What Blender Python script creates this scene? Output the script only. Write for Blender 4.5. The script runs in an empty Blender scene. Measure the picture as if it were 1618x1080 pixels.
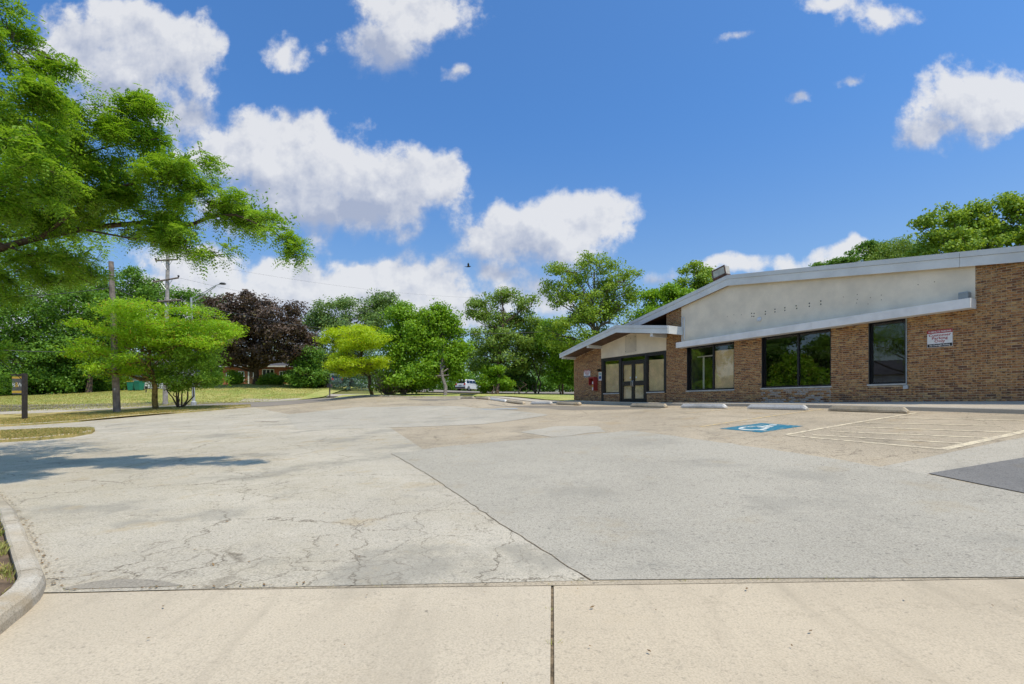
import bpy, bmesh, math, random
import numpy as np
from mathutils import Vector, Matrix

# ------------------------------------------------------------------ camera, sky, sun
scene = bpy.context.scene
R = math.radians
EYE, F, CX, HY = 1.45, 800.0, 809.0, 640.0          # eye height, focal length and horizon row of a 1618 px wide frame
cam_d = bpy.data.cameras.new('camera'); cam = bpy.data.objects.new('camera', cam_d)
scene.collection.objects.link(cam); scene.camera = cam
cam.location = (0, 0, EYE); cam.rotation_euler = (R(90), 0, 0)
cam_d.sensor_width = 36; cam_d.lens = 36 * F / 1618
cam_d.shift_y = (HY - 540) / 1618
cam_d.clip_start = 0.05; cam_d.clip_end = 3000
cy = scene.cycles
cy.max_bounces = 5; cy.diffuse_bounces = 3; cy.glossy_bounces = 3; cy.transmission_bounces = 3; cy.transparent_max_bounces = 10
cy.caustics_reflective = False; cy.caustics_refractive = False; cy.adaptive_threshold = 0.02
vs = scene.view_settings
vs.view_transform = 'Standard'; vs.look = 'None'; vs.exposure = 0.0; vs.gamma = 1

SUN_DIR = Vector((0.329, -0.257, 1.0)).normalized()
sun_d = bpy.data.lights.new('sun', 'SUN'); sun = bpy.data.objects.new('sun', sun_d)
scene.collection.objects.link(sun)
sun_d.energy = 3.6; sun_d.angle = R(0.53); sun_d.color = (1.0, 0.90, 0.75)
sun.rotation_euler = SUN_DIR.to_track_quat('Z', 'Y').to_euler(); sun.location = (10, -8, 40)

world = bpy.data.worlds.new('World'); scene.world = world; world.use_nodes = True

class NT:
    def __init__(s, tree): s.t = tree; s.n = tree.nodes; s.l = tree.links
    def node(s, typ, **kw):
        n = s.n.new(typ)
        for k, v in kw.items(): setattr(n, k, v)
        return n
    def put(s, sock, v):
        if isinstance(v, bpy.types.NodeSocket): s.l.new(v, sock)
        elif v is not None: sock.default_value = v
    def math(s, op, a, b=None, c=None, clamp=False):
        n = s.node('ShaderNodeMath', operation=op, use_clamp=clamp)
        s.put(n.inputs[0], a); s.put(n.inputs[1], b); s.put(n.inputs[2], c)
        return n.outputs[0]
    def vm(s, op, a, b=None, c=None):
        n = s.node('ShaderNodeVectorMath', operation=op)
        s.put(n.inputs[0], a); s.put(n.inputs[1], b)
        if c is not None: s.put(n.inputs[2], c)
        return n.outputs['Value'] if op in ('LENGTH', 'DOT_PRODUCT', 'DISTANCE') else n.outputs['Vector']
    def noise(s, vec, scale, detail=4, rough=.55, dist=0.0, color=False, flat=False):
        n = s.node('ShaderNodeTexNoise', noise_dimensions='2D' if flat else '3D'); s.put(n.inputs['Vector'], vec)
        n.inputs['Scale'].default_value = scale; n.inputs['Detail'].default_value = detail
        n.inputs['Roughness'].default_value = rough; n.inputs['Distortion'].default_value = dist
        return n.outputs['Color'] if color else n.outputs['Fac']
    def ramp(s, v, a, b, lo=0.0, hi=1.0, smooth=True):
        n = s.node('ShaderNodeMapRange'); n.interpolation_type = 'SMOOTHSTEP' if smooth else 'LINEAR'
        s.put(n.inputs['Value'], v); s.put(n.inputs['From Min'], a); s.put(n.inputs['From Max'], b)
        s.put(n.inputs['To Min'], lo); s.put(n.inputs['To Max'], hi)
        return n.outputs['Result']
    def mix(s, f, a, b, blend='MIX'):
        n = s.node('ShaderNodeMix', data_type='RGBA', blend_type=blend)
        s.put(n.inputs[0], f); s.put(n.inputs[6], a); s.put(n.inputs[7], b)
        return n.outputs[2]

def c4(c): return (c[0], c[1], c[2], 1.0)

# clouds: soft cumulus groups at fixed directions of the sky (tangent coordinates x/y, z/y), noise elsewhere
CLOUDS = [  # centre x, y and radii in photo pixels, faintness
 (125,80,85,55,0),(215,62,85,58,0),(285,90,58,74,0),(200,125,120,75,0),(292,185,50,44,.15),
 (375,245,72,58,0),(470,222,72,50,0),(470,295,160,80,0),(600,302,110,62,0),(695,298,52,50,0),(545,340,140,40,.1),
 (905,350,84,52,0),(830,375,100,52,0),(765,358,56,28,.2),
 (655,18,95,52,0),(590,72,72,42,.22),(460,80,62,36,.5),(722,100,60,22,.5),
 (1530,172,94,68,.1),(1580,150,60,52,0),(1470,205,66,44,.1),
 (1385,18,80,42,.32),(1310,0,80,26,.45),(1165,48,64,24,.62),(1342,130,54,24,.6),(1262,147,40,20,.64),
 (575,460,150,50,0),(665,450,84,52,0),(450,445,90,42,.1),(715,490,110,48,.1),(480,505,210,50,0),(310,470,150,80,.1),(845,465,54,50,.1),(785,432,50,30,.35),
 (1155,415,84,28,.3),(1255,415,80,22,.42),(1340,396,42,26,.15),(1055,445,46,26,.4),(150,500,200,60,.1)]
CLOUD_BODIES = [(205,95,150,105),(400,270,110,80),(560,285,190,85),(690,305,70,55),(860,365,130,60),(640,35,120,70),(1540,175,120,75),(1370,15,110,45),(590,470,220,70),(330,480,220,80),(1200,415,150,30),(460,80,54,36)]
def blob_field(nt, vec, blobs, grow, soft):
    acc = None
    for q in blobs:
        x, y, rx, ry = q[:4]; u, v = (x - CX) / F, (HY - y) / F; sx, sy = F / (rx * grow), F / (ry * grow)
        d = nt.vm('LENGTH', nt.vm('MULTIPLY_ADD', vec, (sx, sy, 0), (-u * sx, -v * sy, 0)))
        if len(q) > 4 and q[4]: d = nt.math('ADD', d, q[4])
        acc = d if acc is None else nt.math('SMOOTH_MIN', acc, d, soft)
    return acc
w = NT(world.node_tree)
for n in list(w.n): w.n.remove(n)
tc = w.node('ShaderNodeTexCoord'); sep = w.node('ShaderNodeSeparateXYZ'); w.l.new(tc.outputs['Generated'], sep.inputs[0])
dx, dy, dz = sep.outputs
ys = w.math('MAXIMUM', dy, .06)
comb = w.node('ShaderNodeCombineXYZ'); w.l.new(w.math('DIVIDE', dx, ys), comb.inputs[0]); w.l.new(w.math('DIVIDE', dz, ys), comb.inputs[1])
p0 = comb.outputs[0]
wob = w.vm('MULTIPLY_ADD', w.vm('SUBTRACT', w.noise(p0, 6.5, 3, .6, color=True, flat=True), (.5, .5, .5)), (.12, .10, 0), p0)
fb = w.noise(p0, 11, 6, .62, flat=True)
d0 = w.math('ADD', w.math('SUBTRACT', 1.0, blob_field(w, wob, CLOUDS, 1.22, .25)), w.math('MULTIPLY_ADD', fb, 1.15, -.53))
UPV = (.024, .060, 0)
b0 = blob_field(w, wob, CLOUD_BODIES, 1.0, .3); b1 = blob_field(w, w.vm('ADD', wob, UPV), CLOUD_BODIES, 1.0, .3)
lump = w.math('SUBTRACT', fb, w.noise(w.vm('ADD', p0, (.012, .028, 0)), 11, 4, .62, flat=True))
front = w.ramp(dy, .12, .4)
back_n = w.noise(tc.outputs['Generated'], 3.1, 4, .58)
shade = w.math('MULTIPLY_ADD', w.math('SUBTRACT', b1, b0), .90, .43)
shade = w.math('MULTIPLY_ADD', lump, 2.0, shade)
shade = w.math('ADD', shade, w.math('MULTIPLY_ADD', w.ramp(d0, .9, .2), .30, -.08), clamp=True)
alpha = w.math('ADD', w.math('MULTIPLY', w.ramp(d0, .0, w.math('MULTIPLY_ADD', shade, -.36, .76)), front),
               w.math('MULTIPLY', w.ramp(back_n, .52, .66), w.math('SUBTRACT', 1.0, front)), clamp=True)
cloud_col = w.mix(shade, c4((2.75, 3.1, 4.0)), c4((5.4, 5.45, 5.6)))
sky = w.node('ShaderNodeTexSky'); sky.sky_type = 'NISHITA'; sky.sun_disc = False
sky.sun_elevation = math.asin(SUN_DIR.z); sky.sun_rotation = math.atan2(SUN_DIR.x, SUN_DIR.y)
sky.altitude = 200; sky.air_density = 1.0; sky.dust_density = 2.0; sky.ozone_density = 4.0
bg = w.node('ShaderNodeBackground'); wo = w.node('ShaderNodeOutputWorld')
sky_col = w.mix(1.0, sky.outputs[0], w.mix(w.ramp(dz, .02, .52), c4((1.02, 1.06, 1.04)), c4((.56, .96, 1.30))), 'MULTIPLY')
w.l.new(w.mix(w.math('MULTIPLY', alpha, .92), sky_col, cloud_col), bg.inputs[0])
bg.inputs[1].default_value = 0.15
w.l.new(bg.outputs[0], wo.inputs[0])
world.cycles.sampling_method = 'MANUAL'; world.cycles.sample_map_resolution = 512

# ------------------------------------------------------------------ terrain heights
rng = np.random.default_rng(7); random.seed(7)
TH = math.atan(481 / F); CT, ST = math.cos(TH), math.sin(TH); D0 = CT / .047     # the shop front: its bearing and distance
PT=[(0,1080,2.64),(809,1080,2.64),(1618,1080,2.64),(80,935,3.93),(870,917,4.15),(1618,912,4.2),
(0,772,8.2),(0,702,17.5),(155,684,20),(0,674,29),(200,658,33),(396,642.5,41),(0,665,32.5),(182,651.5,36),(300,642.5,40),(420,637.5,45),(523,630.5,50),
(0,651,40),(182,645,43),(300,638,47),(420,634,53),(0,626,62),(130,621,64),(215,616,66),(400,606,70),(480,609,70),(530,617,62),
(740,617.5,82),(587,624,48),(660,624,50),(700,627,44),(775,622,54),(850,622,56),
(738,628.5,36.7),(787,632.5,32.7),(855,637.5,28.5),(898,639,26.4),(1025,642,22.1),(1111,644.5,19.2),(1227,646.5,16.7),(1370,651,14.4),(1600,653,12.3),
(1240,687,11.27),(1107,674,13.2)]
P=[((x-CX)/F*Z,Z,(HY-y)/F*Z) for x,y,Z in PT]
P+=[(0,10,-1.08),(0,20,-.62),(0,30,-.05),(-6,38,.2),(7,8,-.95),(10,5.5,-1.0),(-8,14,-1.2),(-12,20,-1.0),(-12,30,-.55),(16,10,-.1),(20,14,.05),(22,26,.15),(15,40,.4),(30,55,1.2),(30,85,2.3),
(0,-5,-1.5),(-15,-5,-1.5),(15,-5,-1.2),(-30,5,-1.6),(-50,20,-1.2),(-60,40,0.),(-70,70,1.2),(-40,90,3.2),(0,120,3.2),(60,120,3.),(40,20,.2),(-60,0,-1.6),(0,100,2.9)]
P=np.array(P); SC=20.
def U(r2): return np.where(r2>1e-12, .5*r2*np.log(np.maximum(r2,1e-12)),0)
N=len(P); A=P[:,:2]/SC
K=U(((A[:,None]-A[None])**2).sum(-1))+np.eye(N)*float(0.01)
Q=np.c_[np.ones(N),A]; M=np.block([[K,Q],[Q.T,np.zeros((3,3))]])
WT=np.linalg.solve(M,np.r_[P[:,2],0,0,0])
def gz(X,Y):
    X=np.clip(np.asarray(X,float),-75,65);Y=np.clip(np.asarray(Y,float),-8,125)
    s=X.shape; B=np.c_[X.ravel(),Y.ravel()]/SC
    r=U(((B[:,None]-A[None])**2).sum(-1))@WT[:N]+WT[N]+B@WT[N+1:]
    return r.reshape(s)+EYE
_Y=np.exp(np.linspace(math.log(1.2),math.log(130),900))
def hit(x,y):
    u=(x-CX)/F;v=(HY-y)/F
    h=gz(u*_Y,_Y)-(EYE+v*_Y)
    i=np.argmax(h>=0)
    if h[i]<0: return None
    if i==0:i=1
    f=h[i-1]/(h[i-1]-h[i]);Z=_Y[i-1]+f*(_Y[i]-_Y[i-1])
    return (u*Z,Z)
def G(x, y): return float(gz(np.array([x]), np.array([y]))[0])
def hp(x, y):
    h = hit(x, y)
    if h is None: raise ValueError((x, y))
    return h
def px(x, y, Z): return ((x - CX) / F * Z, Z, EYE + (HY - y) / F * Z)

# ------------------------------------------------------------------ object helpers
ORG = {}
def _place(o, parent, org):
    scene.collection.objects.link(o)
    org = Vector(org); ORG[o.name] = org
    if parent is not None:
        o.parent = parent; o.location = org - ORG[parent.name]
    else: o.location = org
    return o
def tag(o, label=None, cat=None, group=None, kind=None):
    if label: o['label'] = label
    if cat: o['category'] = cat
    if group: o['group'] = group
    if kind: o['kind'] = kind
    return o
def thing(name, label, cat, loc, group=None):
    o = bpy.data.objects.new(name, None); o.empty_display_size = .3
    _place(o, None, loc)
    return tag(o, label, cat, group)
def np_mesh(name, V, Fq, mats, mi=None, smooth=False):
    """V (n,3) float, Fq (m,k) int all faces of k corners"""
    me = bpy.data.meshes.new(name); V = np.asarray(V, np.float32); Fq = np.asarray(Fq, np.int32)
    n, m, k = len(V), len(Fq), Fq.shape[1]
    me.vertices.add(n); me.vertices.foreach_set('co', V.ravel())
    me.loops.add(m * k); me.loops.foreach_set('vertex_index', Fq.ravel())
    me.polygons.add(m); me.polygons.foreach_set('loop_start', np.arange(m, dtype=np.int32) * k)
    me.polygons.foreach_set('loop_total', np.full(m, k, np.int32))
    for mt in (mats if isinstance(mats, (list, tuple)) else [mats]): me.materials.append(mt)
    if mi is not None: me.polygons.foreach_set('material_index', np.asarray(mi, np.int32))
    if smooth: me.polygons.foreach_set('use_smooth', np.ones(m, bool))
    me.update(calc_edges=True)
    return me
def np_obj(name, V, Fq, mats, parent=None, org=None, mi=None, smooth=False):
    V = np.asarray(V, float)
    if org is None: org = (V[:, 0].mean(), V[:, 1].mean(), V[:, 2].min())
    return _place(bpy.data.objects.new(name, np_mesh(name, V - np.array(org), Fq, mats, mi, smooth)), parent, org)

class MB:
    """collects shapes in world coordinates; build() links them as one mesh object"""
    def __init__(s): s.v = []; s.f = []; s.m = []
    def add(s, vs, fs, m=0):
        b = len(s.v); s.v += [tuple(map(float, v)) for v in vs]
        for f in fs: s.f.append([i + b for i in f]); s.m.append(m)
    def hexa(s, p, m=0):       # 8 points: 4 of one face, 4 of the opposite one
        s.add(p, [(3, 2, 1, 0), (4, 5, 6, 7), (0, 1, 5, 4), (1, 2, 6, 5), (2, 3, 7, 6), (3, 0, 4, 7)], m)
    def box(s, c, size, rz=0, m=0):
        x, y, z = [k / 2 for k in size]; cr, sr = math.cos(rz), math.sin(rz); p = []
        for dz in (-z, z):
            for a, b in ((-x, -y), (x, -y), (x, y), (-x, y)):
                p.append((c[0] + a * cr - b * sr, c[1] + a * sr + b * cr, c[2] + dz))
        s.hexa(p, m)
    def prism(s, poly, ext, m=0):   # poly: 3D points, ext: vector
        n = len(poly); e = ext
        s.add(list(poly) + [(a[0] + e[0], a[1] + e[1], a[2] + e[2]) for a in poly],
              [tuple(range(n - 1, -1, -1)), tuple(range(n, 2 * n))] + [(i, (i + 1) % n, (i + 1) % n + n, i + n) for i in range(n)], m)
    def fbox(s, t0, t1, o0, o1, z0, z1, m=0):
        p = [W(t0, o0, z0), W(t1, o0, z0), W(t1, o1, z0), W(t0, o1, z0), W(t0, o0, z1), W(t1, o0, z1), W(t1, o1, z1), W(t0, o1, z1)]
        s.hexa(p, m)
    def fprism(s, tz, o0, o1, m=0):
        a = [W(t, o0, z) for t, z in tz]; b = W(tz[0][0], o1, tz[0][1])
        s.prism(a, (b[0] - a[0][0], b[1] - a[0][1], b[2] - a[0][2]), m)
    def tube(s, path, rad, n=6, m=0, caps=True):
        P_ = [Vector(p) for p in path]; rad = rad if isinstance(rad, (list, tuple)) else [rad] * len(P_)
        vs, fs = [], []; up = Vector((0, 0, 1)); prev = None
        for i, p in enumerate(P_):
            t = (P_[min(i + 1, len(P_) - 1)] - P_[max(i - 1, 0)]).normalized()
            a = prev - t * prev.dot(t) if prev is not None else t.cross(up if abs(t.z) < .95 else Vector((1, 0, 0)))
            a.normalize(); prev = a; b = t.cross(a)
            for k in range(n):
                w_ = 2 * math.pi * k / n
                vs.append(p + (a * math.cos(w_) + b * math.sin(w_)) * rad[i])
        for i in range(len(P_) - 1):
            for k in range(n):
                fs.append((i * n + k, i * n + (k + 1) % n, (i + 1) * n + (k + 1) % n, (i + 1) * n + k))
        if caps: fs += [tuple(range(n - 1, -1, -1)), tuple((len(P_) - 1) * n + k for k in range(n))]
        s.add(vs, fs, m)
    def disc(s, c, axis, r, h, n=14, m=0):
        c = Vector(c); a = Vector(axis).normalized(); s.tube([c, c + a * h], r, n, m)
    def build(s, name, mats, parent=None, org=None, smooth=False, bevel=0):
        V = np.array(s.v)
        if org is None:
            org = ((V[:, 0].min() + V[:, 0].max()) / 2, (V[:, 1].min() + V[:, 1].max()) / 2, V[:, 2].min())
        me = bpy.data.meshes.new(name)
        me.from_pydata([tuple(v) for v in (V - np.array(org))], [], s.f)
        for mt in (mats if isinstance(mats, (list, tuple)) else [mats]): me.materials.append(mt)
        me.polygons.foreach_set('material_index', np.array(s.m, np.int32))
        bm = bmesh.new(); bm.from_mesh(me); bmesh.ops.recalc_face_normals(bm, faces=bm.faces)
        if bevel:
            es = [e for e in bm.edges if len(e.link_faces) == 2 and e.calc_face_angle(0) > .5]
            bmesh.ops.bevel(bm, geom=es, offset=bevel, segments=2, affect='EDGES', profile=.6, clamp_overlap=True)
        if smooth:
            for f in bm.faces: f.smooth = True
        bm.to_mesh(me); bm.free()
        return _place(bpy.data.objects.new(name, me), parent, org)

def copy_tree(o, loc=None, rz=None, parent=None):
    c = o.copy(); scene.collection.objects.link(c); ORG[c.name] = Vector(loc if loc is not None else ORG[o.name])
    if parent is not None: c.parent = parent
    if loc is not None: c.location = loc
    if rz is not None: c.rotation_euler = (0, 0, rz)
    for ch in list(o.children): copy_tree(ch, parent=c)
    return c

# facade frame: t runs along the shop front away from the camera, o stands out from the wall, z is up
def W(t, o, z):
    D = D0 - o
    return (CT * D - ST * t, ST * D + CT * t, z)
def FT(x, o=0.0):
    D = D0 - o; Z = D * F / (CT * (x - 328.0)); u = (x - CX) / F
    return Z * (CT - u * ST)
def FZ(x, y, o=0.0):
    D = D0 - o; Z = D * F / (CT * (x - 328.0))
    return EYE + (HY - y) * Z / F
def FP(x, y, o=0.0): return (FT(x, o), FZ(x, y, o))

# ------------------------------------------------------------------ materials
def pos(n): return n.node('ShaderNodeNewGeometry').outputs['Position']
def new_mat(name):
    m = bpy.data.materials.new(name); m.use_nodes = True
    n = NT(m.node_tree); b = n.n['Principled BSDF']
    return m, n, b
def mat(name, col, rough=.7, var=.12, scale=6.0, metal=0.0, bump=0.0, bscale=60, spec=.5, fine=0.0):
    m, n, b = new_mat(name); p = pos(n)
    lo = tuple(max(0, c * (1 - var * 1.6)) for c in col); hi = tuple(min(1, c * (1 + var)) for c in col)
    c = n.mix(n.ramp(n.noise(p, scale, 6, .6), .3, .7), c4(lo), c4(hi))
    if fine: c = n.mix(n.ramp(n.noise(p, bscale * 2, 2, .5), .35, .65), c, c4(tuple(k * (1 - fine) for k in col)))
    n.l.new(c, b.inputs['Base Color']); b.inputs['Roughness'].default_value = rough; b.inputs['Metallic'].default_value = metal
    b.inputs['Specular IOR Level'].default_value = spec
    if bump:
        bn = n.node('ShaderNodeBump'); bn.inputs['Strength'].default_value = bump; bn.inputs['Distance'].default_value = .01
        n.l.new(n.noise(p, bscale, 4, .6), bn.inputs['Height']); n.l.new(bn.outputs[0], b.inputs['Normal'])
    return m
def paving(name, col, speck=.25, stain=.12, crack=0.0, crack_scale=.55, warm=None, bump=.35, dark_speck=(.05,.045,.04), grain=85, spots=0.0, smudge=0.0, streak=0.0):
    """weathered asphalt or concrete: aggregate speckle, broad stains, optional crazed cracks"""
    m, n, b = new_mat(name); p = pos(n)
    big = n.noise(p, .33, 5, .6); mid = n.noise(p, 1.7, 6, .62); fine = n.noise(p, grain, 3, .6); fine2 = n.noise(p, grain * .33, 4, .65)
    c = n.mix(n.ramp(big, .3, .7), c4(tuple(k * (1 - stain) for k in col)), c4(tuple(min(1, k * (1 + stain * .6)) for k in col)))
    if warm: c = n.mix(n.ramp(n.noise(p, .8, 5, .6), .42, .68), c, c4(warm))
    c = n.mix(n.math('MULTIPLY', n.ramp(mid, .56, .78), .45), c, c4(tuple(k * .62 for k in col)))
    c = n.mix(n.math('MULTIPLY', n.ramp(fine, .50, .62), speck), c, c4(tuple(k * .42 for k in col)))
    c = n.mix(n.math('MULTIPLY', n.ramp(fine, .46, .34), speck * .8), c, c4(tuple(min(1, k * 1.4) for k in col)))
    c = n.mix(n.math('MULTIPLY', n.ramp(fine2, .57, .68), speck * .9), c, c4(dark_speck))
    if smudge:   # old oil and silt marks
        c = n.mix(n.math('MULTIPLY', n.ramp(n.noise(n.vm('ADD', p, (31, 7, 0)), .55, 6, .68), .52, .66), smudge), c, c4((col[0] * .52, col[1] * .54, col[2] * .56)))
        c = n.mix(n.math('MULTIPLY', n.ramp(n.noise(n.vm('ADD', p, (3, 57, 0)), .9, 6, .68), .56, .68), smudge * .8), c, c4((col[0] * .82, col[1] * .70, col[2] * .50)))
    if streak:   # wheel marks
        c = n.mix(n.math('MULTIPLY', n.ramp(n.noise(n.vm('MULTIPLY', n.vm('ADD', p, n.vm('MULTIPLY', p, (0, .0, 0))), (2.6, .35, 1)), 1.0, 5, .6, .6), .50, .70), streak), c, c4(tuple(k * .72 for k in col)))
    if spots:    # gum and tar drops
        v2 = n.node('ShaderNodeTexVoronoi'); v2.inputs['Scale'].default_value = 2.6; n.l.new(p, v2.inputs['Vector']); v2.inputs['Randomness'].default_value = 1.0
        sel = n.math('GREATER_THAN', n.math('FRACT', n.math('MULTIPLY', n.noise(v2.outputs['Position'], 40, 0), 57.0)), .45)
        c = n.mix(n.math('MULTIPLY', n.math('MULTIPLY', n.ramp(n.math('ADD', v2.outputs['Distance'], n.math('MULTIPLY', fine2, .03)), .052, .036), sel), spots), c, c4((.10, .085, .07)))
    hgt = n.math('ADD', fine, n.math('MULTIPLY', fine2, .8))
    if crack:
        for sc_, wd, msk, am in ((crack_scale, .009, .38, .9), (crack_scale * 3.1, .0075, .46, .75), (crack_scale * 7.0, .009, .53, .5)):
            wp = n.vm('MULTIPLY_ADD', n.vm('SUBTRACT', n.noise(p, 1.6, 5, .65, color=True), (.5, .5, .5)), (.9, .9, 0), p)
            vo = n.node('ShaderNodeTexVoronoi'); vo.feature = 'DISTANCE_TO_EDGE'; vo.inputs['Scale'].default_value = sc_
            n.l.new(wp, vo.inputs['Vector'])
            ln = n.ramp(vo.outputs['Distance'], wd * sc_ * 1.6, 0.0)
            mk = n.ramp(n.noise(n.vm('ADD', p, (sc_ * 13, 0, 0)), .36, 4, .6), msk, msk + .10)
            k = n.math('MULTIPLY', n.math('MULTIPLY', ln, mk), crack * am)
            c = n.mix(k, c, c4((.13, .105, .07)))
            hgt = n.math('SUBTRACT', hgt, n.math('MULTIPLY', k, 1.5))
    n.l.new(c, b.inputs['Base Color']); b.inputs['Roughness'].default_value = .92; b.inputs['Specular IOR Level'].default_value = .25
    bn = n.node('ShaderNodeBump'); bn.inputs['Strength'].default_value = bump; bn.inputs['Distance'].default_value = .006
    n.l.new(hgt, bn.inputs['Height']); n.l.new(bn.outputs[0], b.inputs['Normal'])
    return m
def leaf_mat(name, dark, light, trans=.35, alt=None, altf=.15, hue_scale=.5):
    m, n, b = new_mat(name); geo = n.node('ShaderNodeNewGeometry')
    r = geo.outputs['Random Per Island']
    c = n.mix(r, c4(dark), c4(light))
    c = n.mix(n.math('MULTIPLY', n.ramp(n.noise(geo.outputs['Position'], hue_scale, 3, .6), .4, .65), .6), c, c4(light))
    if alt: c = n.mix(n.ramp(n.math('FRACT', n.math('MULTIPLY', r, 17.3)), 1 - altf, 1 - altf + .02), c, c4(alt))
    n.l.new(c, b.inputs['Base Color']); b.inputs['Roughness'].default_value = .5; b.inputs['Specular IOR Level'].default_value = .3
    tr = n.node('ShaderNodeBsdfTranslucent'); n.l.new(n.mix(.5, c, c4((min(1, light[0] * 1.5), min(1, light[1] * 1.35), light[2] * .6))), tr.inputs[0])
    mx = n.node('ShaderNodeMixShader'); mx.inputs[0].default_value = trans
    out = n.n['Material Output']; n.l.new(b.outputs[0], mx.inputs[1]); n.l.new(tr.outputs[0], mx.inputs[2]); n.l.new(mx.outputs[0], out.inputs[0])
    return m
def worn_paint(name, col, under, wear=.5):
    m, n, b = new_mat(name); p = pos(n)
    k = n.ramp(n.noise(p, 7, 8, .72), wear - .08, wear + .08)
    c = n.mix(k, c4(under), c4(col)); c = n.mix(n.math('MULTIPLY', n.ramp(n.noise(p, 85, 3, .6), .58, .7), .35), c, c4(tuple(x * .4 for x in under)))
    n.l.new(c, b.inputs['Base Color']); b.inputs['Roughness'].default_value = .85
    return m
def grass_mat(name, green, dry, bias=.5, scale=.45):
    m, n, b = new_mat(name); p = pos(n)
    k = n.ramp(n.math('MULTIPLY_ADD', n.noise(p, 6.5, 5, .65), .45, n.math('MULTIPLY', n.noise(p, scale, 5, .6), .55)), bias - .13, bias + .13)
    c = n.mix(k, c4(green), c4(dry))
    st = n.noise(n.vm('MULTIPLY', p, (.25, 1.6, .4)), 1.1, 4, .6)
    c = n.mix(n.math('MULTIPLY', n.ramp(st, .46, .66), .5), c, c4(tuple(x * .62 for x in green)))
    c = n.mix(n.math('MULTIPLY', n.ramp(n.noise(p, 45, 3, .6), .5, .7), .45), c, c4(tuple(x * .45 for x in green)))
    n.l.new(c, b.inputs['Base Color']); b.inputs['Roughness'].default_value = .95; b.inputs['Specular IOR Level'].default_value = .1
    bn = n.node('ShaderNodeBump'); bn.inputs['Strength'].default_value = .6; bn.inputs['Distance'].default_value = .04
    n.l.new(n.noise(p, 30, 4, .7), bn.inputs['Height']); n.l.new(bn.outputs[0], b.inputs['Normal'])
    return m
def glass_mat(name, ior=1.95, tint=(.97, .96, .94)):
    m, n, b = new_mat(name); n.n.remove(b)
    fr = n.node('ShaderNodeFresnel'); fr.inputs[0].default_value = ior
    gl = n.node('ShaderNodeBsdfGlossy'); gl.inputs['Roughness'].default_value = .004; gl.inputs[0].default_value = (1, 1, 1, 1)
    tr = n.node('ShaderNodeBsdfTransparent'); tr.inputs[0].default_value = c4(tint)
    mx = n.node('ShaderNodeMixShader'); bf = n.node('ShaderNodeNewGeometry').outputs['Backfacing']
    n.l.new(n.math('MULTIPLY', fr.outputs[0], n.math('SUBTRACT', 1.0, bf)), mx.inputs[0]); n.l.new(tr.outputs[0], mx.inputs[1]); n.l.new(gl.outputs[0], mx.inputs[2])
    n.l.new(mx.outputs[0], n.n['Material Output'].inputs[0])
    return m
TAN = (.455, .375, .26)
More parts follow.
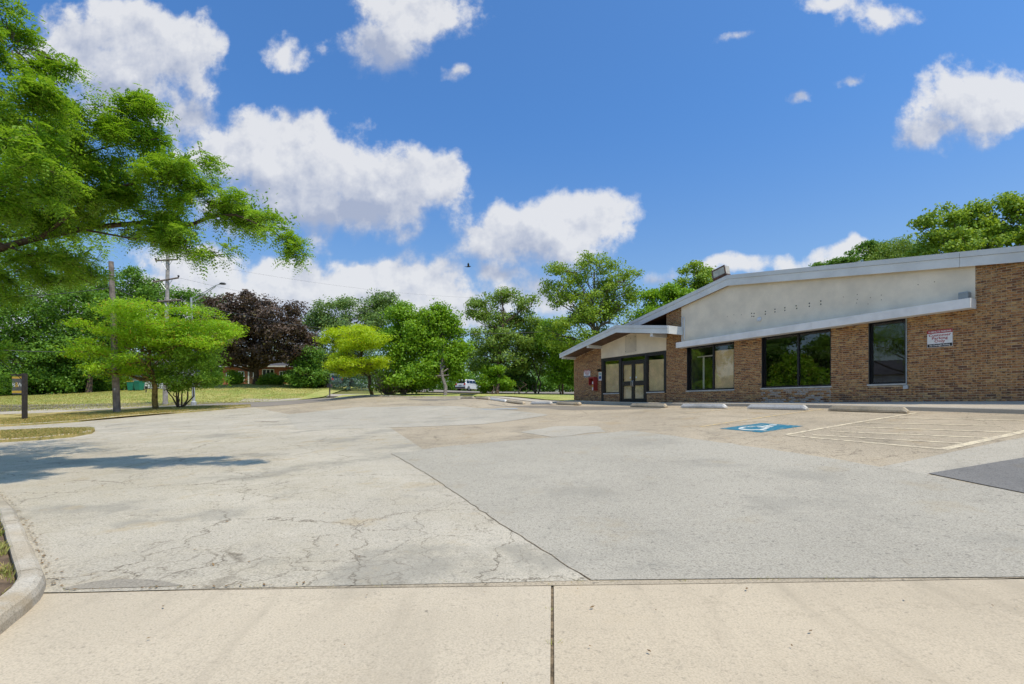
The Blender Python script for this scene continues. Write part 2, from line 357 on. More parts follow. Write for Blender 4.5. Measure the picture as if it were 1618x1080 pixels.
MT = dict(
 lot=paving('tan_asphalt', TAN, .5, .16, .8, .45, grain=50, smudge=.45),
 cream=paving('cream_cracked_asphalt', (.525, .465, .355), .46, .14, .85, .42, warm=(.47, .41, .30), grain=60, smudge=.6),
 patch=paving('grey_asphalt_patch', (.435, .392, .306), .52, .10, 0, grain=62, bump=.5, smudge=.3),
 pale=paving('pale_asphalt_patch', (.475, .425, .33), .42, .10, .4, .5, grain=60, smudge=.4),
 dark=paving('dark_asphalt', (.22, .208, .186), .5, .12, 0, grain=60, smudge=.3),
 mid=paving('mid_dark_asphalt', (.26, .225, .175), .3, .16, .2),
 road=paving('road_asphalt', (.27, .235, .19), .25, .1, .2, .3, grain=40),
 conc=paving('apron_concrete', (.56, .47, .335), .28, .10, .12, .22, bump=.2, grain=80, spots=.75, streak=.55, smudge=.12),
 conc2=paving('apron_concrete_warm', (.555, .458, .318), .28, .10, .16, .2, bump=.2, grain=80, spots=.75, streak=.55, smudge=.15),
 kerb=paving('kerb_concrete', (.50, .42, .30), .4, .2, .2, .6, bump=.3, grain=80, smudge=.6, warm=(.62, .57, .47)),
 walk=paving('walk_concrete', (.49, .43, .335), .25, .12, .1, .4, bump=.15),
 stain=paving('damp_grit', (.37, .325, .25), .4, .15, 0, bump=.6, grain=60),
 joint=mat('joint_dirt', (.19, .14, .08), .95, .4, 20),
 soil=mat('bare_soil', (.16, .105, .06), .95, .35, 8, bump=.8, bscale=40),
 lawn=grass_mat('lawn', (.27, .35, .075), (.58, .50, .19), .50),
 verge=grass_mat('dry_verge', (.33, .31, .08), (.60, .46, .19), .45),
 ground=grass_mat('rough_ground', (.13, .16, .04), (.27, .23, .09), .5),
 yellow=worn_paint('worn_yellow_paint', (.68, .50, .22), TAN, .50),
 cream_paint=worn_paint('worn_cream_paint', (.72, .61, .40), TAN, .49),
 blue=worn_paint('worn_blue_paint', (.008, .155, .235), (.17, .24, .22), .44),
 white_paint=worn_paint('worn_white_paint', (.72, .70, .60), (.10, .27, .38), .42),
 faint_blue=worn_paint('faded_blue_paint', (.22, .30, .36), (.42, .40, .34), .5),
 mortar=mat('mortar', (.60, .47, .32), .95, .15, 12, bump=.3, bscale=120),
 stucco=mat('stucco', (.88, .765, .585), .93, .13, 1.3, bump=.25, bscale=90, fine=.06),
 stucco_patch=mat('stucco_patch', (.66, .58, .45), .93, .10, 1.5, bump=.25, bscale=90),
 fascia=mat('fascia_metal', (.72, .73, .70), .42, .08, 1.2, spec=.4),
 fascia2=mat('fascia_flashing', (.66, .67, .645), .42, .05, 1.2, spec=.4),
 rust=mat('rust_streak', (.30, .20, .11), .9, .3, 4),
 canopy=mat('canopy_metal', (.83, .82, .79), .45, .08, 1.5, spec=.4),
 beam=mat('beam_paint', (.76, .76, .75), .6, .06, 2),
 soffit=mat('soffit_wood', (.12, .065, .035), .8, .2, 3),
 bronze=mat('bronze_aluminium', (.022, .016, .014), .4, .2, 6, spec=.5),
 black=mat('black_frame', (.010, .009, .011), .4, .2, 6),
 sill=mat('sill_stone', (.55, .53, .48), .85, .1, 6),
 glass=glass_mat('window_glass'),
 paper=mat('kraft_paper', (.84, .64, .36), .9, .12, 2.5),
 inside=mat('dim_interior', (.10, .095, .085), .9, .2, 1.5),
 inside_white=mat('interior_trim', (.62, .62, .58), .7, .05, 3),
 steel=mat('brushed_steel', (.62, .62, .62), .3, .05, 10, metal=1),
 grey_metal=mat('grey_metal', (.30, .34, .35), .55, .1, 8),
 red=mat('red_paint', (.36, .035, .028), .5, .12, 8),
 sign_white=mat('sign_white', (.78, .78, .76), .6, .04, 8),
 sign_red=mat('sign_red', (.40, .03, .04), .6, .08, 8),
 sign_black=mat('sign_black', (.015, .015, .017), .6, .1, 8),
 sign_blue=mat('sign_blue', (.03, .10, .28), .6, .08, 8),
 sign_green=mat('sign_green', (.35, .5, .42), .6, .08, 8),
 gold=mat('sign_gold', (.62, .40, .06), .6, .1, 8),
 hole=mat('hole_dark', (.02, .018, .016), .95, .1, 8),
 stop_white=paving('painted_stop', (.68, .655, .60), .3, .2, .2, 1.5, bump=.4, grain=90, smudge=.6),
 stop_tan=paving('bare_stop', (.52, .43, .30), .36, .2, .2, 1.5, bump=.4, grain=80, smudge=.7),
 bark=mat('bark', (.11, .075, .05), .95, .35, 9, bump=.9, bscale=25),
 bark_grey=mat('grey_bark', (.19, .165, .135), .95, .3, 9, bump=.8, bscale=25),
 bark_lichen=mat('lichen_bark', (.22, .155, .045), .95, .45, 4, bump=.9, bscale=25),
 pole_wood=mat('pole_wood', (.25, .20, .165), .9, .25, 3, bump=.4, bscale=30),
 pole_pale=mat('pale_pole_wood', (.42, .38, .34), .9, .2, 3, bump=.3, bscale=30),
 galv=mat('galvanised_steel', (.50, .51, .51), .5, .08, 4, metal=.4),
 dark_metal=mat('dark_metal', (.035, .035, .036), .5, .1, 6),
 wire=mat('wire', (.05, .05, .055), .6, .1, 4),
 sign_grey=mat('sign_grey', (.11, .11, .11), .6, .1, 6),
 post=mat('post_black', (.045, .037, .034), .7, .25, 6),
 car_white=mat('car_white', (.80, .80, .80), .25, .02, 3, spec=.6),
 car_silver=mat('car_silver', (.35, .38, .42), .3, .04, 3, metal=.5),
 car_glass=mat('car_glass', (.012, .014, .016), .08, .1, 3, spec=.8),
 tyre=mat('tyre', (.018, .018, .018), .85, .1, 12),
 rim=mat('rim', (.42, .42, .43), .35, .05, 12, metal=.8),
 lamp_red=mat('lamp_red', (.42, .015, .012), .25, .1, 12),
 bin=mat('bin_green', (.015, .22, .15), .5, .12, 6),
 bin_dark=mat('bin_dark', (.012, .09, .065), .6, .12, 6),
 house_brick=mat('house_brick', (.42, .15, .085), .9, .22, 9),
 house_grey=mat('house_siding', (.28, .30, .32), .85, .08, 2),
 house_lightened=mat('lightened_siding', (.72, .70, .66), .85, .08, 2),  # grey siding lightened so its mirror image in the narrow pane comes out brighter
 house_tan=mat('house_tan', (.45, .34, .25), .85, .1, 2),
 roof_dark=mat('roof_shingle', (.085, .082, .09), .9, .2, 6),
 trim=mat('white_trim', (.80, .79, .76), .6, .04, 5),
 bird=mat('bird_dark', (.05, .05, .055), .8, .2, 30),
 lens=mat('lamp_lens', (.50, .50, .42), .25, .15, 5),
 lamp_body=mat('lamp_body', (.13, .07, .045), .6, .25, 6),
 lamp_case=mat('lamp_case', (.48, .45, .38), .6, .15, 6),
)
LF = dict(
 locust=leaf_mat('locust_leaf', (0.07, 0.2, 0.014), (0.3, 0.5, 0.03), .42, alt=(0.403, 0.495, 0.081), altf=.07, hue_scale=.9),
 yellow=leaf_mat('yellow_locust_leaf', (0.15, 0.34, 0.014), (0.38, 0.6, 0.018), .40, alt=(0.512, 0.330, 0.041), altf=.06),
 gold=leaf_mat('gold_locust_leaf', (0.24, 0.38, 0.012), (0.56, 0.72, 0.02), .40, alt=(.62, .55, .03), altf=.04),
 shrub=leaf_mat('shrub_leaf', (0.1, 0.23, 0.016), (0.29, 0.47, 0.04), .35),
 maple=leaf_mat('maple_leaf', (0.05, 0.14, 0.016), (0.2, 0.37, 0.04), .30),
 deep=leaf_mat('deep_leaf', (0.05, 0.13, 0.03), (0.17, 0.3, 0.055), .30),
 purple=leaf_mat('purple_maple_leaf', (0.04, 0.028, 0.022), (0.17, 0.118, 0.085), .18, alt=(0.202, 0.173, 0.068), altf=.05),
 silver=leaf_mat('silver_maple_leaf', (0.085, 0.180, 0.041), (0.264, 0.390, 0.101), .30),
 bright=leaf_mat('bright_leaf', (0.1, 0.24, 0.015), (0.3, 0.5, 0.03), .38),
 olive=leaf_mat('olive_leaf', (0.1, 0.21, 0.025), (0.31, 0.44, 0.08), .33),
 spruce=leaf_mat('spruce_needle', (0.046, 0.105, 0.074), (0.163, 0.247, 0.182), .12),
 poplar=leaf_mat('poplar_leaf', (0.1, 0.21, 0.022), (0.38, 0.53, 0.06), .34),
)
# ------------------------------------------------------------------ ground, lot, road
GXL = np.arange(-60, 60.1, 1.0); GYL = np.arange(-6, 130, 1.0)
def drape_mesh(poly, off, lines=True):
    bm = bmesh.new(); vs_ = [bm.verts.new((x, y, 0)) for x, y in poly]
    f = bm.faces.new(vs_)
    if f.calc_area() == 0: raise ValueError('bad poly')
    bmesh.ops.triangulate(bm, faces=bm.faces[:], ngon_method='EAR_CLIP')
    xs = [p[0] for p in poly]; ysv = [p[1] for p in poly]
    for gx in GXL:
        if min(xs) < gx < max(xs): bmesh.ops.bisect_plane(bm, geom=bm.verts[:] + bm.edges[:] + bm.faces[:], plane_co=(gx, 0, 0), plane_no=(1, 0, 0))
    for gy in GYL:
        if min(ysv) < gy < max(ysv): bmesh.ops.bisect_plane(bm, geom=bm.verts[:] + bm.edges[:] + bm.faces[:], plane_co=(0, gy, 0), plane_no=(0, 1, 0))
    co = np.array([v.co[:] for v in bm.verts]); zz = gz(co[:, 0], co[:, 1]) + off
    for v, z in zip(bm.verts, zz): v.co.z = z
    for f in bm.faces:
        f.normal_update()
        if f.normal.z < 0: f.normal_flip()
    return bm
def drape(name, poly, off, m, parent=None, kind='structure', skirt=0.0):
    bm = drape_mesh(poly, off)
    if skirt:
        be = [e for e in bm.edges if e.is_boundary]
        r_ = bmesh.ops.extrude_edge_only(bm, edges=be)
        for v in [g for g in r_['geom'] if isinstance(g, bmesh.types.BMVert)]: v.co.z -= skirt
    me = bpy.data.meshes.new(name); org = Vector((poly[0][0], poly[0][1], G(*poly[0])))
    for v in bm.verts: v.co -= org
    bm.to_mesh(me); bm.free(); me.materials.append(m)
    o = _place(bpy.data.objects.new(name, me), parent, org)
    if parent is None: tag(o, kind=kind)
    return o
def PX(*pts): return [hp(x, y) for x, y in pts]
def wob_line(pts, amp, step=.35, seed=1):
    r_ = np.random.default_rng(seed); out = []
    for (x0, y0), (x1, y1) in zip(pts[:-1], pts[1:]):
        L_ = math.hypot(x1 - x0, y1 - y0); k = max(1, int(L_ / step))
        for i in range(k):
            f_ = i / k; j = amp * r_.normal() * (0 if i == 0 else 1)
            out.append((x0 + (x1 - x0) * f_ - (y1 - y0) / L_ * j, y0 + (y1 - y0) * f_ + (x1 - x0) / L_ * j))
    out.append(pts[-1]); return out

# the one big ground sheet
gx = np.r_[-900, -500, -300, -180, -120, -90, np.arange(-75, 66, 2.5), 80, 110, 180, 300, 500, 900]
gy = np.r_[-600, -200, -80, -30, np.arange(-10, 126, 2.5), 150, 200, 300, 500, 1200]
XX, YY = np.meshgrid(gx, gy); ZZ = gz(XX, YY) - .11
nx_, ny_ = len(gx), len(gy); idx = np.arange(nx_ * ny_).reshape(ny_, nx_)
tag(np_obj('ground', np.c_[XX.ravel(), YY.ravel(), ZZ.ravel()],
    np.c_[idx[:-1, :-1].ravel(), idx[:-1, 1:].ravel(), idx[1:, 1:].ravel(), idx[1:, :-1].ravel()], MT['ground'], org=(0, 0, 0), smooth=True), kind='structure')

near_edge = PX((80, 935), (470, 926), (870, 917.5), (1250, 914), (1618, 912))
strip_in = PX((0, 674), (74, 670), (123, 666.6), (200, 658.5), (280, 653), (340, 648), (396, 642.8))
strip_out = PX((0, 665.5), (100, 657), (182, 652), (300, 644.5), (396, 641.2))
far_edge = PX((730, 627.5), (640, 627.5), (523, 630.2))
W2 = lambda t, o: W(t, o, 0)[:2]
lot_poly = [(-30, 3.4)] + near_edge + [(12, 4.4), (19.5, 4.6), W2(-3, 1.75), W2(6, 1.55), W2(12, 1.1), W2(33.5, 1.0)] + far_edge + [hp(405, 641.3)] + strip_in[::-1] + [(-60, 26), (-60, 8)]
drape('parking_lot', lot_poly, 0.0, MT['lot'])
cream_poly = [(-30, 3.5)] + wob_line(PX((80, 934.6), (470, 925.6), (929, 917.2)), .012, .2, 3) + wob_line(PX((929, 917.2), (780, 822), (680, 754), (617, 716.5)), .008, .16, 4)[1:] + \
    wob_line(PX((640, 712.5), (664, 709.5), (640, 692), (611, 675), (471, 679.5), (372, 690), (388, 662), (396, 650), (402, 643.5)), .06, .5, 5) + \
    [(p[0], p[1] - .25) for p in PX((340, 648.6), (280, 653.6), (200, 659), (123, 667), (0, 674.6))] + [(-44, 25), (-44, 9)]
drape('cracked_asphalt', cream_poly, .004, MT['cream'])
big = wob_line(PX((618, 716.8), (700, 706), (790, 697.5), (874, 691), (994, 680.3), (1100, 694), (1290, 721), (1465, 750), (1618, 781)), .03, .22, 6) + [(13, 6.2), (12.5, 4.45)] + near_edge[:2:-1] + wob_line(PX((933, 917.2), (782, 822), (682, 754), (618, 716.8)), .008, .16, 4)
drape('asphalt_patch', big, .008, MT['patch'])
seam = wob_line(PX((933, 917.0), (782, 822), (682, 754), (618, 716.8)), .008, .16, 4)
drape('seam', [(x - .004, y) for x, y in seam] + [(x + .006, y + .003) for x, y in seam[::-1]], .0095, MT['joint'])
drape('asphalt_patch', wob_line(PX((456, 654.5), (471, 678.3), (560, 672.5), (683, 667.7), (688, 671), (763, 670), (866, 655.8), (800, 648), (736, 642.5), (567, 642.5)), .07, .6, 8), .008, MT['pale'])
drape('asphalt_patch', wob_line(PX((822, 682.5), (874, 673.5), (945, 673), (957, 682), (872, 690.5)), .06, .4, 9), .006, MT['pale'])
drape('asphalt_patch', wob_line(PX((1387, 738.5), (1463, 749.5), (1618, 722.5), (1618, 691), (1500, 716)), .04, .4, 10), .004, MT['pale'])
drape('dark_patch', PX((1467, 748.5), (1560, 733), (1618, 723.5)) + [(14.5, 8.8), (13.6, 6.3)] + PX((1618, 779.5),), .0125, MT['dark'])
drape('dark_patch', wob_line(PX((767, 637.5), (905, 641.5), (1055, 642.5), (1040, 646), (905, 648), (815, 643)), .08, .6, 11), .004, MT['mid'])
drape('dark_patch', wob_line(PX((640, 629.5), (722, 628.8), (728, 630.5), (650, 631.5)), .08, .6, 12), .004, MT['mid'])  # thin darker strip near the far edge of the lot
drape('damp_grit', wob_line(PX((98, 930.5), (210, 928.5), (290, 926.4), (262, 922), (240, 917), (215, 918.5), (190, 915.5), (168, 920), (150, 919.5), (120, 926)), .008, .06, 13), .008, MT['stain'])

# concrete apron in two poured slabs with an open joint
apr = tag(bpy.data.objects.new('apron', None), kind='structure'); _place(apr, None, (0, 3, 0))
jn = lambda Y, s: (.0795 * Y + s * .011, Y)
drape('concrete_slab', [(-30, 3.38)] + [(x, y - .02) for x, y in near_edge[:2]] + [(jn(4.12, -1)[0], near_edge[2][1] - .02), jn(2, -1), jn(-3, -1), (-30, -3)], -.004, MT['conc'], apr, skirt=.05)
drape('concrete_slab', [(jn(4.12, 1)[0], near_edge[2][1] - .02)] + [(x, y - .02) for x, y in near_edge[3:]] + [(12, 4.36), (16, 4.5), (16, -3), jn(-3, 1), jn(2, 1)], -.004, MT['conc2'], apr, skirt=.05)
drape('joint_dirt', [jn(4.3, -2), jn(4.3, 2), jn(-3, 2), jn(-3, -2)], -.016, MT['joint'], apr)
drape('joint_dirt', wob_line([(x, y - .028) for x, y in near_edge], .004, .15, 21) + [(x, y + .012) for x, y in near_edge[::-1]], -.014, MT['joint'], apr)
ridge_n = 900
gt = np.random.default_rng(12)

# road, drives, lawn, verges
road_far = PX((0, 657.5), (100, 649), (182, 645.5), (300, 639.8), (420, 634.5), (515, 628.5))
drape('road', [(-85, 28)] + [(p[0], p[1]) for p in PX((0, 665.8), (100, 657.3), (182, 652.2), (300, 644.7), (396, 641.4), (405, 641.2), (523, 630.3))] + [hp(600, 626)] + [hp(600, 623.5)] + road_far[::-1] + [(-85, 34)], .012, MT['road'])
drape('road', [(-14, 62), (-3, 60), (8, 59), (40, 56), (40, 72), (8, 77), (-3, 79), (-14, 80)], .012, MT['road'])
drape('driveway', PX((377, 634.8), (470, 631.3), (478, 628.8), (385, 629.5)), .02, MT['walk'])
drape('driveway', PX((515, 626.3), (560, 625.3), (577, 622.3), (522, 622.5)), .02, MT['walk'])
drape('sidewalk', PX((0, 657), (40, 653.5), (120, 646.7), (240, 642), (240, 640.6), (120, 644), (40, 648.5), (0, 651.3)), .02, MT['walk'])
drape('lawn', [(-85, 34.4)] + road_far[:-1] + [(p[0] - 1, p[1] + 2) for p in [road_far[-1]]] + [(-22, 62), (-22, 82), (-95, 82)], .006, MT['lawn'])
drape('verge', strip_in + strip_out[::-1] + [(-60, 30), (-60, 26.2)], .10, MT['verge'], skirt=.2)
isl = PX((0, 699), (60, 695.5), (115, 690.5), (145, 685), (150, 681.5), (140, 679.8), (80, 680.5), (0, 684.5))
drape('island', isl + [(-32, 23.5), (-32, 18)], .10, MT['verge'], skirt=.2)
drape('verge', PX((527, 629), (640, 626.3), (727, 626.3), (727, 622), (640, 621), (540, 625)), .07, MT['lawn'], skirt=.15)
drape('verge', [W2(21.6, .1), W2(21.6, -9), (16, 52)] + PX((760, 622), (745, 626)) + [W2(34, -.6), W2(24, -.3)], .05, MT['lawn'], skirt=.15)

def kerb(pts, wdt, hgt, m, seg=3.0, gap=.012, seed=1, side=1):
    """concrete kerb along plan points, poured in lengths with joints; its body lies to the left of the line (side=1)"""
    V_ = [Vector((x, y)) for x, y in pts]; cum = [0.0]
    for a, b in zip(V_[:-1], V_[1:]): cum.append(cum[-1] + (b - a).length)
    def at(s_):
        s_ = max(0, min(cum[-1], s_))
        for i in range(len(cum) - 1):
            if s_ <= cum[i + 1] + 1e-9:
                f_ = (s_ - cum[i]) / max(1e-9, cum[i + 1] - cum[i]); return V_[i].lerp(V_[i + 1], f_)
    r_ = random.Random(seed); s0 = 0.0; made = []
    while s0 < cum[-1] - .05:
        s1 = min(cum[-1], s0 + seg * r_.uniform(.85, 1.15)); mb = MB(); rows = []
        k = max(2, int((s1 - s0) / .25)); dzz = r_.uniform(-.004, .004)
        for i in range(k + 1):
            s_ = s0 + gap / 2 + (s1 - s0 - gap) * i / k; p = at(s_); q = at(s_ + .12) - at(s_ - .12); q.normalize(); nrm = Vector((-q.y, q.x)) * side
            g0 = G(p.x, p.y); j = r_.uniform(-.004, .004)
            rows.append([(p + nrm * a_, g0 + h_) for a_, h_ in ((0, -.08), (.006 + j, hgt * .45), (.022 + j, hgt * .82), (.05 + j, hgt + dzz), (wdt - .02, hgt + .004 + dzz), (wdt + j, hgt - .012), (wdt, -.08))])
        n_ = len(rows[0]); vv = [(p.x, p.y, z) for rw in rows for p, z in rw]
        ff = [(i * n_ + a, i * n_ + a + 1, (i + 1) * n_ + a + 1, (i + 1) * n_ + a) for i in range(k) for a in range(n_ - 1)]
        ff += [tuple(range(n_)), tuple(k * n_ + a for a in range(n_))]
        mb.add(vv, ff); made.append(tag(mb.build('kerb', m), kind='structure')); s0 = s1
    return made
# the planting bed at the left with its angled kerb
bed_a = [(-25.5, 23.5), (-18.4, 16.6), (-13.2, 12.2), hp(-6, 780), hp(28, 820), hp(50, 868), (hp(76, 928)[0], hp(76, 928)[1])]
cr = hp(80, 936); e2 = hp(0, 1003)
def arc(p0, p1, p2, k=6): return [((1 - f)**2 * p0[0] + 2 * f * (1 - f) * p1[0] + f * f * p2[0], (1 - f)**2 * p0[1] + 2 * f * (1 - f) * p1[1] + f * f * p2[1]) for f in [i / k for i in range(k + 1)]]
d_in = (bed_a[-2][0] - cr[0], bed_a[-2][1] - cr[1]); l_in = math.hypot(*d_in); d_out = (e2[0] - cr[0], e2[1] - cr[1]); l_out = math.hypot(*d_out)
turn = arc((cr[0] + d_in[0] / l_in * .35, cr[1] + d_in[1] / l_in * .35), cr, (cr[0] + d_out[0] / l_out * .35, cr[1] + d_out[1] / l_out * .35))
ext = (e2[0] + d_out[0] / l_out * 2.5, e2[1] + d_out[1] / l_out * 2.5)
lineA = bed_a[:-1] + turn[:3]; lineB = turn[2:] + [e2, ext]
kerb(lineA, .165, .125, MT['kerb'], 2.2, .014, 5, side=-1); kerb(lineB, .165, .125, MT['kerb'], 3.0, .014, 6, side=-1)
full = bed_a[:-1] + turn + [e2, ext]
inn = []
for i, p in enumerate(full):
    a = full[max(0, i - 1)]; b = full[min(len(full) - 1, i + 1)]; q = Vector((b[0] - a[0], b[1] - a[1])).normalized(); nn = Vector((q.y, -q.x))
    inn.append((p[0] + nn.x * .18, p[1] + nn.y * .18))
bed_poly = inn + [(-40, inn[-1][1]), (-40, 23)]
drape('planting_bed', bed_poly, .07, MT['soil'], skirt=.1)
kerb(strip_in[::-1] + [(-50, 26.0)], .16, .12, MT['kerb'], 3.0, .012, 7, side=-1)
kerb(arc(isl[5], isl[4], isl[3])[:-1] + arc(isl[3], isl[2], isl[1])[:] + [isl[0], (-32, 18.2)], .18, .13, MT['kerb'], 3.0, .012, 8, side=-1)
kerb([far_edge[0], far_edge[1], far_edge[2]], .16, .11, MT['kerb'], 3.0, .012, 9, side=-1)

# grass blades
def in_poly(P_, poly):
    x, y = P_[:, 0], P_[:, 1]; c = np.zeros(len(P_), bool); n_ = len(poly)
    for i in range(n_):
        x0, y0 = poly[i]; x1, y1 = poly[(i + 1) % n_]
        cond = ((y0 > y) != (y1 > y)); xi = (x1 - x0) * (y - y0) / ((y1 - y0) if y1 != y0 else 1e-9) + x0
        c ^= cond & (x < xi)
    return c
def grass(name, label, poly, n, h, wd, m, off, patch=0.0, seed=1, box=None):
    r_ = np.random.default_rng(seed); pa = np.array(poly); lo, hi = pa.min(0), pa.max(0)
    if box: lo, hi = np.maximum(lo, box[0]), np.minimum(hi, box[1])
    pts = lo + r_.random((n * 3, 2)) * (hi - lo); pts = pts[in_poly(pts, poly)]
    if patch:
        q = np.sin(pts[:, 0] * 5.1 + np.sin(pts[:, 1] * 3.3) * 2) + np.sin(pts[:, 1] * 6.7 + np.sin(pts[:, 0] * 2.1) * 2)
        pts = pts[q + r_.normal(0, .5, len(q)) > patch]
    pts = pts[:n]; k = len(pts); z = gz(pts[:, 0], pts[:, 1]) + off
    az = r_.random(k) * 2 * np.pi; hh = h * r_.uniform(.4, 1.2, k); ln = r_.normal(0, .45, (k, 2)) * hh[:, None]
    b = np.c_[np.cos(az), np.sin(az)] * wd
    base = np.c_[pts, z]; tip = base + np.c_[ln, hh]; mid = base + np.c_[ln * .35, hh * .6]
    V_ = np.stack([base - np.c_[b, np.zeros(k)], base + np.c_[b, np.zeros(k)], mid + np.c_[b * .7, np.zeros(k)], tip], 1).reshape(-1, 3)
    o = np_obj(name, V_, np.arange(4 * k).reshape(k, 4), m)
    return tag(o, label, 'grass', kind='stuff')
gl_dry = leaf_mat('dry_grass_blade', (.34, .30, .09), (.66, .52, .22), .3, alt=(.13, .22, .03), altf=.25)
gl_green = leaf_mat('green_grass_blade', (.24, .29, .05), (.52, .50, .15), .3, alt=(.60, .48, .20), altf=.3)
grass('bed_grass', 'patchy dry grass on the soil of the kerbed planting bed', bed_poly, 60000, .06, .004, gl_green, .07, -.25, 2, box=((-9, 2.2), (-2, 10)))
grass('verge_grass', 'dry grass of the verge between parking lot and road', strip_in + strip_out[::-1], 30000, .09, .012, gl_dry, .10, 0, 3)
grass('island_grass', 'dry grass on the small kerbed island in the lot', isl, 16000, .08, .009, gl_dry, .10, 0, 4)
lawn_vis = PX((0, 650.5), (182, 645), (300, 639.3), (420, 634), (478, 627.5)) + [(-24, 70), (-75, 66)]
grass('lawn_grass', 'mown half dry grass of the lawn across the road', lawn_vis, 60000, .09, .022, gl_green, .006, 0, 5)

# ------------------------------------------------------------------ paint on the lot
def stripe(name, p0, p1, wd, m, off=.0055, parent=None, kind='structure'):
    a, b = Vector(p0), Vector(p1); q = (b - a).normalized(); nn = Vector((-q.y, q.x)) * wd / 2
    return drape(name, [tuple(a + nn), tuple(a - nn), tuple(b - nn), tuple(b + nn)], off, m, parent, kind)
for a, b, wd, k in [((1107, 674), (1300, 646.4), .10, 'yellow'), ((1085, 652.5), (1165, 645.3), .10, 'yellow'), ((1240, 687), (1449, 652), .11, 'cream_paint'), ((1489, 710), (1640, 677), .15, 'cream_paint'),
                    ((1416, 660.5), (1640, 664.6), .085, 'cream_paint'), ((1369, 668), (1580, 672.5), .085, 'cream_paint'), ((1352, 674.6), (1598, 682.8), .085, 'cream_paint'),
                    ((1313, 681.3), (1561, 691.6), .085, 'cream_paint'), ((1284, 687), (1520, 700.3), .085, 'cream_paint'), ((1246, 688), (1489, 709.6), .085, 'cream_paint')]:
    stripe('parking_line', hp(*a), hp(*b), wd, MT[k])
drape('parking_line', wob_line(PX((755, 645.5), (815, 644.8), (818, 646.3), (765, 647)), .05, .4, 14), .0125, MT['faint_blue'])
sq = PX((1137, 677), (1203, 683.2), (1269, 673), (1203, 668.3))
sqv = [Vector(p) for p in sq]
drape('accessible_mark', sq, .0050, MT['blue'])
def sq_at(a, b): # a 0..1 along near edge left->right, b 0..1 towards the building
    p = sqv[0].lerp(sqv[1], a).lerp(sqv[3].lerp(sqv[2], a), b); return (p.x, p.y)
def strip_sym(pts, wd):
    L_, R_ = [], []
    for i, p in enumerate(pts):
        a = Vector(pts[max(0, i - 1)]); b = Vector(pts[min(len(pts) - 1, i + 1)]); q = (b - a).normalized(); nn = Vector((-q.y, q.x)) * wd / 2
        L_.append((p[0] + nn.x, p[1] + nn.y)); R_.append((p[0] - nn.x, p[1] - nn.y))
    return [sq_at(*p) for p in L_ + R_[::-1]]
sym = [[sq_at(.44 + .075 * math.cos(k * .6), .85 + .075 * math.sin(k * .6)) for k in range(10)],
       strip_sym([(.44, .76), (.46, .50), (.66, .50), (.76, .22), (.86, .25)], .085), strip_sym([(.46, .64), (.64, .64)], .07),
       strip_sym([(.50 + .26 * math.cos(R(d_)), .38 + .26 * math.sin(R(d_))) for d_ in range(115, 340, 15)], .075)]
mk = MB()
for pl in sym:
    bm = drape_mesh(pl, .0085); bm.verts.index_update()
    mk.add([tuple(v.co) for v in bm.verts], [[v.index for v in f.verts] for f in bm.faces]); bm.free()
tag(mk.build('wheelchair_symbol', MT['white_paint']), kind='structure')

# sidewalk in front of the shop
mb = MB(); rows = []
for t in np.linspace(-6, 23.0, 40):
    wd = 1.0 + max(0, (12 - t)) * .062
    zi = FZ(907, 637) - .02 if t > 30 else 1.57
    xo, yo, _ = W(t, wd, 0); zo = G(xo, yo)
    rows.append([W(t, -.05, zi - .4), W(t, -.05, zi), W(t, wd - .03, zo + .125), W(t, wd, zo + .10), W(t, wd + .01, zo - .1)])
vv = [p for r_ in rows for p in r_]
mb.add(vv, [(i * 5 + a, i * 5 + a + 1, (i + 1) * 5 + a + 1, (i + 1) * 5 + a) for i in range(len(rows) - 1) for a in range(4)])
tag(mb.build('sidewalk', MT['walk']), kind='structure')
drape('sidewalk', [W2(23.0, 1.0), W2(33.5, 1.0), W2(33.5, .2), W2(23.0, .15)], .035, MT['walk'], skirt=.1)

# fallen leaflets and grit along the kerb and joints
r_ = np.random.default_rng(77); C_ = []
for a_, b_, k in [(bed_a[3], bed_a[4], 60), (bed_a[4], bed_a[5], 60), (bed_a[5], cr, 70), (near_edge[0], near_edge[1], 40)]:
    f_ = r_.random((k, 1)); q = np.array(a_) * (1 - f_) + np.array(b_) * f_ + np.abs(r_.normal(0, .05, (k, 2))) * (1, .4) + (.02, .0); C_.append(q)
C_.append(np.c_[r_.uniform(-8, -1, 130), r_.uniform(4.2, 12, 130)]); C_.append(np.c_[r_.uniform(-3, 5, 26), r_.uniform(2.2, 4.0, 26)]); C_ = np.concatenate(C_)
k = len(C_); zz = gz(C_[:, 0], C_[:, 1]) + .018; aa = r_.random(k) * 6.28; l_ = r_.uniform(.006, .022, k); a2 = np.c_[np.cos(aa), np.sin(aa), r_.normal(0, .2, k)] * l_[:, None]; b2_ = np.c_[-np.sin(aa), np.cos(aa), r_.normal(0, .2, k)] * (l_ * .5)[:, None]; c3 = np.c_[C_, zz]
tag(np_obj('leaf_litter', np.stack([c3 - a2, c3 + b2_, c3 + a2, c3 - b2_], 1).reshape(-1, 3), np.arange(4 * k).reshape(k, 4), leaf_mat('dead_leaf', (.10, .06, .03), (.30, .19, .08), .1)), 'dry leaflets and grit scattered on the paving near the kerb', 'litter', kind='stuff')
wp_ = []
for q in near_edge[1:4]: wp_ += [(q[0] + r_.normal(0, .6), q[1] - .015) for _ in range(7)]
wp_ += [(jn(y, 0)[0], y) for y in (4.05, 3.6, 3.1)] + [(cr[0] + .05, cr[1] + .05), (cr[0] + .12, cr[1] + .03)]
Cw = np.concatenate([np.array(q) + r_.normal(0, .018, (9, 2)) * (1.4, .5) for q in wp_]); k = len(Cw); zz = gz(Cw[:, 0], Cw[:, 1]) - .012
